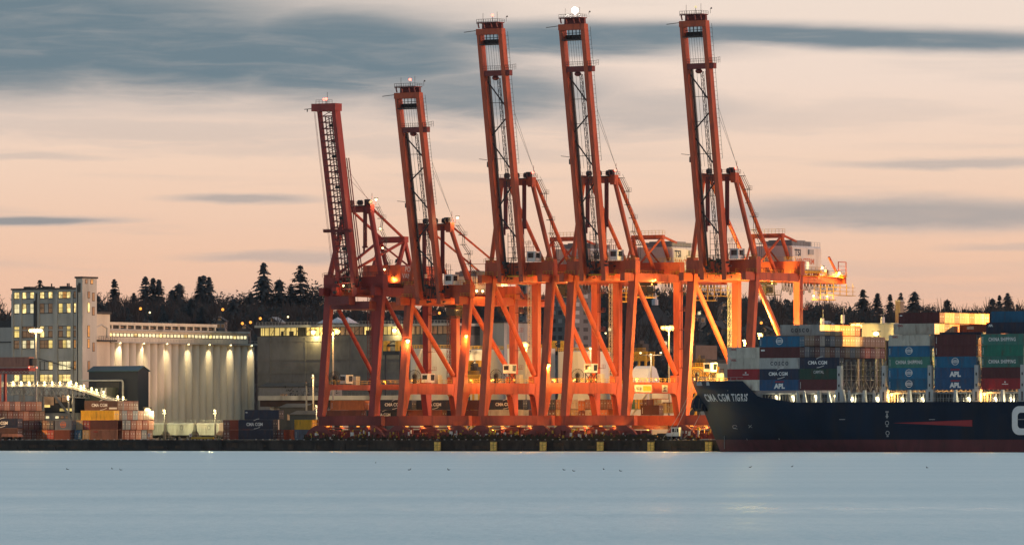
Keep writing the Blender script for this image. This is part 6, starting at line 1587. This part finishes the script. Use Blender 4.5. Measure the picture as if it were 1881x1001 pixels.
# apartment towers
def apt(p0, p1, p2, py, Y, lb):
    s = Y/F; X = xY(p0,Y); z = zY(py,Y); g = hill_h(X,Y); w = (p1-p0)*s/CT; d = (p2-p1)*s/ST
    t = link('apartment_tower', None, None, (X,Y,g-3), (0,0,-TH), lb, 'building', 'grey apartment towers'); h = z-g+3
    MB().box(0,w,0,d,0,h).build('wall', mat('apartment_concrete', (.17,.175,.18), .85, amt=.12, streak=3), t); MB().box(-.3,w+.3,-.3,d+.3,h,h+.6).build('roof', M['trim'], t)
    mb = MB()
    for f_ in range(int(h/3)): mb.box(-.05,w+.05,-.06,d*0-.001,f_*3+2.7,f_*3+2.85)
    mb.build('floor_band', M['grey'], t)
    nf = int(h/3); k = 0
    for f_ in range(2, nf):
        for c in range(3):
            x = w*(.14+.28*c); k += 1
            if k > 60: break
            r = rnd.random(); o = MB().box(x,x+w*.16,-.1,-.02,f_*3+.9,f_*3+2.3).build('window', M['win2'] if r < .06 else M['lgrey'] if r < .5 else M['trim'], t)
    k = 0
    for f_ in range(2, nf):
        for c in range(2):
            y = d*(.15+.4*c); k += 1
            if k > 38: break
            MB().box(w,w+.08,y,y+d*.2,f_*3+.9,f_*3+2.3).build('window', M['lgrey'] if rnd.random() < .4 else M['trim'], t)
apt(948, 966, 990, 522, 2330, 'grey apartment tower seen between the third crane legs')
apt(1008, 1050, 1090, 512, 2360, 'wide grey apartment tower with rows of windows behind the middle cranes')
# street lamps on the slope
for px, py, Y, m, lb in ((254,567,2550,'sod','orange street lamp in the trees above the silos, left one'),(271,574,2520,'warm','tiny pale street lamp above the silo gallery'),(405,568.5,2500,'sod','orange street lamp in the trees right of the silo galleries'),(441,594,2350,'sod','orange street lamp beside the small gabled house'),(456,592,2350,'sod','orange street lamp left of the long lit building'),(474,585,2380,'sod','orange street lamp above the corner of the lit building'),(525,582,2400,'warm','pale street lamp on the slope above the lit building'),(803,575,2420,'sod','orange street lamp hanging between the second crane legs'),(1334,604,2300,'sod','orange street lamp beside the right crane leg'),(1394,593,2320,'sod','small orange lamp right of the yellow-lit crane leg'),(1108,612,2300,'warm','pale street lamp low between the fourth crane legs')):
    Y = Yfor(px, py, 9); X = xY(px,Y); z = zY(py,Y); g = hill_h(X,Y); h = max(z-g,5); t = link('street_lamp', None, None, (X,Y,z-h), (0,0,0), lb, 'street lamp', 'street lamps on the hillside')
    MB().tube((0,0,0),(0,0,h-.3),.12,6).build('pole', M['dark'], t); MB().bar((0,0,h-.2),(.9,-.3,h),.1).build('arm', M['dark'], t); mb = MB(); mb.ball((.9,-.4,h),.55 if m == 'sod' else .34,8,6); mb.build('lamp_head', M[m], t)

# trees: a few of each kind are modelled, the rest are copies
def conifer(seed, H=24, Rr=6.6, dens=1.0, gap=.15, crown0=.1):
    r = random.Random(seed); tr = MB(); tr.tube((0,0,-2),(r.uniform(-.2,.2),0,H*.99),.42,6,.04)
    cr = MB(); n = int(H*1.5*dens)
    for i in range(n):
        f = crown0+(1-crown0)*i/n; z = H*f; L = Rr*(1-f)**.78*r.uniform(.65,1.15)+.3
        if r.random() < gap*.5: continue
        nb = r.randint(8,10)
        for k in range(nb):
            if r.random() < gap: continue
            t = 2*math.pi*(k+r.random())/nb; l = L*r.uniform(.55,1.2); dx, dy = math.cos(t), math.sin(t); dr = -l*r.uniform(.12,.48)
            tr.bar((0,0,z),(dx*l*.8,dy*l*.8,z+dr*.7),.07)
            m = max(3, int(l*3.0))
            for q in range(m):
                g = (q+r.random())/m; c = Vector((dx*l*g, dy*l*g, z+dr*g*g)); sz = r.uniform(.4,.8)*(1.1-.4*g)
                side = Vector((-dy,dx,0))*sz*r.uniform(.6,1.2); out = Vector((dx,dy,0))*sz
                cr.face(c-side, c-out*.3+Vector((0,0,sz*.35)), c+side, c+out*.8+Vector((r.uniform(-.2,.2),r.uniform(-.2,.2),-sz*r.uniform(.6,1.5))))
    return cr.mesh('tree_crown', M['fir']), tr.mesh('tree_trunk', M['bark'])
def broadbush(seed, H=18, Rr=7.5):
    r = random.Random(seed); tr = MB(); tr.tube((0,0,-2),(0,0,H*.6),.5,6,.2); cr = MB()
    cl = [(r.uniform(-.6,.6)*Rr, r.uniform(-.6,.6)*Rr, H*r.uniform(.3,.82), r.uniform(1.8,3.6)) for _ in range(22)]
    for x, y, z, s in cl:
        tr.bar((0,0,H*.35),(x,y,z),.16)
        for _ in range(95):
            d_ = Vector((r.gauss(0,1),r.gauss(0,1),r.gauss(0,.85))); d_.normalize(); c = Vector((x,y,z))+d_*s*r.uniform(.5,1.05); q = r.uniform(.2,.48)
            a = Vector((r.uniform(-1,1),r.uniform(-1,1),r.uniform(-1,1)))*q; b = Vector((r.uniform(-1,1),r.uniform(-1,1),r.uniform(-1,1)))*q
            cr.face(c-a, c+b, c+a, c-b*.8)
    return cr.mesh('tree_crown', M['fir2']), tr.mesh('tree_trunk', M['bark'])
def baretree(seed, H=17):
    r = random.Random(seed); tr = MB(); cr = MB()
    def grow(p, d_, l, rad, lev):
        q = p+d_*l; (tr if lev < 2 else cr).bar(p, q, rad*2, rad*2)
        if lev >= 6: return
        for k in range(2 if lev else 4):
            n_ = (d_+Vector((r.gauss(0,.42),r.gauss(0,.42),r.gauss(.10,.25)))).normalized(); grow(q if k else p.lerp(q,r.uniform(.6,1)), n_, l*r.uniform(.62,.88), max(rad*.62,.035), lev+1)
    grow(Vector((0,0,-1)), Vector((0,0,1)), H*.26, .34, 0)
    return cr.mesh('tree_crown', M['bare']), tr.mesh('tree_trunk', M['bark'])
KIND = dict(
 fir=[conifer(11), conifer(12, Rr=7.2, gap=.1), conifer(13, Rr=6.0, gap=.12)],
 spire=[conifer(21, Rr=8.2, gap=.2, dens=.95, crown0=.1), conifer(22, Rr=9.0, gap=.26, dens=.9, crown0=.08)],
 cedar=[conifer(31, Rr=9.8, dens=1.3, gap=.05, crown0=.04), conifer(32, Rr=8.8, dens=1.25, gap=.06, crown0=.03)],
 round=[broadbush(41), broadbush(42, Rr=8.5)],
 bare=[baretree(51), baretree(52), baretree(53)])
HT = dict(fir=24, spire=24, cedar=24, round=18, bare=17)
def tree(kind, px, pytop, pybase, Y, wide, lb, grp):
    X = xY(px,Y); Y = max(Y, Yfor(px, pytop, 13)); X = xY(px,Y); zt = zY(pytop,Y); zb = min(hill_h(X,Y), zt-5)-.3; h = zt-zb; k = h/HT[kind]; cr, tk = rnd.choice(KIND[kind])
    t = link({'fir':'fir_tree','spire':'fir_tree','cedar':'cedar_tree','round':'leafy_tree','bare':'bare_tree'}[kind], None, None, (X,Y,zb), (0,0,rnd.uniform(0,6.28)), lb, 'tree', grp); t.scale = (k*wide*1.3, k*wide*1.3, k)
    link('crown', cr, t); link('trunk', tk, t); return t
GS = 'trees along the skyline'
TL = [('spire',484,480,575,2780,.85,'tallest ragged fir on the skyline, left of the first crane'),('spire',551,485,570,2760,.95,'ragged fir with drooping branches just left of the first crane'),('cedar',513,508,580,2740,1.0,'broad dark cedar between the two tallest firs'),('round',585,503,560,2720,.9,'leafy dark tree touching the first crane leg'),('round',500,525,590,2700,1.1,'wide dark tree below the tallest fir'),('cedar',535,520,590,2700,.9,'dark cedar below the drooping fir'),
 ('fir',267,506,580,2760,1.1,'left one of the three close firs above the silos'),('fir',281,509,580,2770,1.1,'middle one of the three close firs above the silos'),('fir',292,512,580,2750,1.2,'right one of the three close firs above the silos'),('fir',246,537,580,2720,1.3,'small fir left of the three close firs'),('fir',210,511,590,2700,1.0,'single dark fir right of the stair tower'),('cedar',329,516,585,2740,1.0,'broad fir with a thin top above the silo galleries'),('cedar',316,528,585,2720,.9,'lower fir left of the thin-topped one'),('spire',374,504,575,2760,1.0,'open-crowned fir above the silo galleries'),('fir',367,506,575,2750,.95,'slim fir merged with the left of the open-crowned one'),('fir',384,507,575,2750,.95,'slim fir merged with the right of the open-crowned one'),
 ('round',434,524,590,2720,1.15,'round-topped dark tree left of the tallest fir'),('cedar',352,545,600,2500,1.1,'dark cedar standing lower on the slope above the silos'),('cedar',372,560,605,2480,1.1,'low dark cedar just above the silo gallery roof'),('cedar',430,545,600,2540,1.2,'dark cedar below the round-topped tree'),('spire',73,512,560,2760,.8,'fir peeping over the roof of the grain elevator'),
 ('bare',10,525,590,2700,1.1,'bare tree at the far left edge'),('bare',190,520,590,2720,1.3,'bare tree between the stair tower and the single fir'),('bare',232,530,590,2740,1.2,'thin bare tree right of the single fir'),('bare',130,522,570,2740,1.3,'bare tree top over the elevator roof'),('bare',308,533,585,2760,1.2,'bare tree between the firs above the silos'),('bare',352,528,585,2770,1.1,'bare tree left of the open-crowned fir'),('bare',405,538,590,2760,1.2,'low bare tree right of the open-crowned fir'),('bare',458,525,585,2780,1.3,'bare tree right of the round-topped tree'),('bare',568,508,560,2800,1.2,'bare tree behind the drooping fir'),('spire',730,472,560,2790,.6,'dark fir top above the red machinery house'),('round',625,560,600,2600,1.0,'dark tree behind the first crane legs'),
 ('spire',1585,530,600,2820,1.0,'pointed fir right of the yellow hanging platform'),('fir',1635,539,600,2800,1.0,'slim pointed fir left of the beige tower'),('fir',1612,537,600,2800,1.2,'fir between the two pointed ones beyond the ship'),('spire',1655,536,600,2810,.8,'ragged fir behind the beige tower'),('cedar',1680,531,600,2800,1.0,'big dark conifer right of the beige tower'),('round',1708,551,600,2760,.9,'round dark tree right of the big conifer'),('cedar',1740,547,600,2780,1.0,'broad conifer above the lit container ends'),('bare',1600,535,600,2840,1.2,'bare tree behind the pointed firs'),('bare',1550,540,600,2820,1.4,'bare tree below the yellow hanging platform'),('bare',1530,545,605,2780,1.4,'second bare tree below the yellow hanging platform'),('bare',1490,540,605,2800,1.4,'bare tree seen between the rightmost crane and its platform'),('bare',1420,545,605,2800,1.5,'bare tree behind the diagonal of the rightmost crane'),('bare',1450,540,605,2790,1.4,'bare tree beside the yellow leg of the rightmost crane'),
 ('bare',1765,563,605,2800,1.4,'low bare tree in the skyline dip at the right'),('bare',1785,562,605,2820,1.4,'low bare tree right of the skyline dip'),('cedar',1823,545,605,2780,1.1,'dense dark tree left of the right-hand firs'),('fir',1836,541,605,2790,1.1,'middle dark fir of the right-hand group'),('fir',1851,537,605,2780,1.2,'rightmost pointed fir on the skyline'),('bare',1874,560,605,2830,1.3,'bare tree at the right edge of the skyline'),('bare',1805,556,605,2800,1.3,'bare tree just left of the dense dark tree'),
 ('cedar',1204,530,610,2600,1.1,'pointed dark conifer behind the white cupola'),('cedar',1310,610,650,2300,1.4,'round dark tree behind the right crane diagonal'),('bare',1300,535,600,2780,1.4,'bare tree behind the church at the right'),('bare',1240,540,605,2760,1.4,'bare tree right of the white cupola'),('bare',1340,535,605,2790,1.4,'bare tree behind the yellow-lit crane leg'),('bare',1380,540,605,2790,1.4,'bare tree between the rightmost crane legs'),('round',345,548,600,2740,1.3,'rounded dark tree in the middle of the skyline above the silos'),('round',405,545,600,2750,1.3,'rounded dark tree between the open-crowned fir and the round-topped tree'),('cedar',460,535,600,2760,1.2,'dark conifer just left of the tallest fir'),('round',230,548,600,2740,1.3,'low rounded tree right of the single dark fir'),('cedar',180,540,600,2740,1.1,'dark conifer close behind the stair tower'),('round',1570,560,600,2780,1.3,'rounded tree left of the right-hand pointed firs'),('round',1765,566,600,2790,1.3,'low rounded tree in the dip of the right skyline'),('round',1520,556,600,2780,1.3,'rounded tree below the hanging yellow platform')]
for kd, px, yt, yb, Y, wd, lb in TL: tree(kd, px, yt, yb, Y, wd, lb, GS)
# the wooded slope itself reads as one mass
wood = MB(); r3 = random.Random(5)
for i in range(3400):
    px = r3.uniform(-60,1960); Y = 2210+620*r3.random()**.9; X = xY(px,Y); g = hill_h(X,Y); kind = r3.random()
    if kind < .55:                        # bare crown: a spray of thin twigs
        wood.mi = 0; h = r3.uniform(5,11)
        for k in range(13):
            a = r3.uniform(-1,1)*.75; b = r3.uniform(-.5,.5); l = h*r3.uniform(.5,1.0); p = Vector((X+r3.uniform(-.6,.6), Y, g+h*r3.uniform(-.1,.3))); q = p+Vector((math.sin(a)*l*.7, b*l, math.cos(a)*l)); w = .11
            wood.face(p+Vector((-w*2,0,0)), p+Vector((w*2,0,0)), q+Vector((w*.5,0,0)), q+Vector((-w*.5,0,0)))
            m = p.lerp(q,.55); e = m+Vector((r3.uniform(-2,2),r3.uniform(-1,1),r3.uniform(1,3))); wood.face(m+Vector((-.1,0,0)), m+Vector((.1,0,0)), e)
    else:                                 # dark evergreen clump
        wood.mi = 1 if kind < .85 else 2; h = r3.uniform(3,8.5); rr = r3.uniform(1.8,3.6)
        for k in range(34):
            z = r3.random(); w = rr*(1-z)**.7*r3.uniform(.2,1); t = r3.uniform(0,6.28); c = Vector((X+math.cos(t)*w, Y+math.sin(t)*w, g+z*h)); s = r3.uniform(.3,.85)
            wood.face(c+Vector((-s,r3.uniform(-s,s),-s*.5)), c+Vector((s,r3.uniform(-s,s),-s*.6)), c+Vector((r3.uniform(-.3,.3),0,s)))
for i in range(430):                      # the crest of the wood
    px = r3.uniform(-60,1960); Y = r3.uniform(2700,2880); X = xY(px,Y); g = hill_h(X,Y)
    wood.mi = 0; h = r3.uniform(5,10.5)
    for k in range(18):
        a = r3.uniform(-1,1)*.7; l = h*r3.uniform(.5,1.0); p = Vector((X+r3.uniform(-1.5,1.5), Y, g)); q = p+Vector((math.sin(a)*l*.6, r3.uniform(-.4,.4)*l, math.cos(a)*l)); w = .10
        wood.face(p+Vector((-w*2,0,0)), p+Vector((w*2,0,0)), q+Vector((w*.4,0,0)), q+Vector((-w*.4,0,0)))
        for z in range(3):
            m = p.lerp(q,r3.uniform(.4,.9)); e = m+Vector((r3.uniform(-1.8,1.8),r3.uniform(-1,1),r3.uniform(.8,2.4))); wood.face(m+Vector((-.08,0,0)), m+Vector((.08,0,0)), e)
    if True:
        wood.mi = 1 if i % 3 else 2; rr = r3.uniform(2.4,5); h *= r3.uniform(.5,.9)
        for k in range(70):
            z = r3.random(); w = rr*(1-z)**.5*r3.uniform(.2,1); t = r3.uniform(0,6.28); c = Vector((X+math.cos(t)*w, Y+math.sin(t)*w, g+z*h)); s = r3.uniform(.35,.9)
            wood.face(c+Vector((-s,r3.uniform(-s,s),-s*.5)), c+Vector((s,r3.uniform(-s,s),-s*.6)), c+Vector((r3.uniform(-.3,.3),0,s)))
wood.build('hillside_wood', [M['bare'], M['fir'], M['fir2']], label='dark winter wood covering the slope behind the port', cat='wood', kind='stuff')
# bare shrubs beside the overpass
for px, py, b_, lb in ((548,697,118,'dark bushy tree standing by the overpass'),(600,700,118,'dark bush left of the first crane leg')):
    a = on_a(px,b_); p = W(a,b_,QZ); z = zz(py,a,b_); cr, tk = KIND['round'][0]; k = (z-QZ)/18; t = link('leafy_tree', None, None, p, (0,0,1), lb, 'tree'); t.scale = (k*.6,k*.6,k); link('crown', cr, t); link('trunk', tk, t)

# ------------------------------------------------------------------ ducks on the water
def duck_mesh():
    mb = MB(); n = 8; secs = [(-.34,.10,.03),(-.24,.10,.09),(-.08,.09,.14),(.10,.10,.14),(.22,.13,.09),(.28,.16,.04)]
    k = len(mb.v)
    for x, z, r in secs:
        for j in range(n): t = 2*math.pi*j/n; mb.v.append((x, math.cos(t)*r, z+math.sin(t)*r*.85))
    for i in range(len(secs)-1):
        for j in range(n): j2 = (j+1) % n; mb.f.append((k+i*n+j,k+i*n+j2,k+(i+1)*n+j2,k+(i+1)*n+j)); mb.m.append(0)
    mb.f.append(tuple(k+j for j in range(n))); mb.m.append(0); mb.f.append(tuple(k+(len(secs)-1)*n+j for j in range(n))); mb.m.append(0)
    mb.tube((.22,0,.16),(.30,0,.34),.055,7,.045); mb.ball((.32,0,.37),.065,8,6); mb.loft([(-.36,0,.12,.10,.08),(-.40,0,.2,.05,.05)])
    mb.mi = 1; mb.bar((.37,0,.36),(.46,0,.345),.05,.025)
    return mb.mesh('duck', [M['duck'], M['beak']])
dm = duck_mesh(); di = 0
WH = ['at the far left of the flock','second from the left','third from the left','fourth from the left, near the left crane','fifth from the left, under the second crane','sixth from the left','seventh from the left, right of centre','eighth from the left','ninth, below the fourth crane','tenth, below the fender by the truck','eleventh, below the bow of the ship','twelfth, below the ship','at the far right of the flock','last']
for px, py in ((124,860),(206,859),(222,861),(690,848),(752,861),(824,861),(1036,861),(1054,863),(1109,860),(1140,863),(1378,856),(1455,855),(1703,857)):
    Y = HC*F/(py-HY+2); link('duck', dm, None, (xY(px,Y),Y,-.02), (0,0,rnd.uniform(0,6.28)), 'small dark duck on the calm water, '+WH[di], 'duck', 'ducks on the water').scale = (rnd.uniform(.4,.5),)*3; di += 1
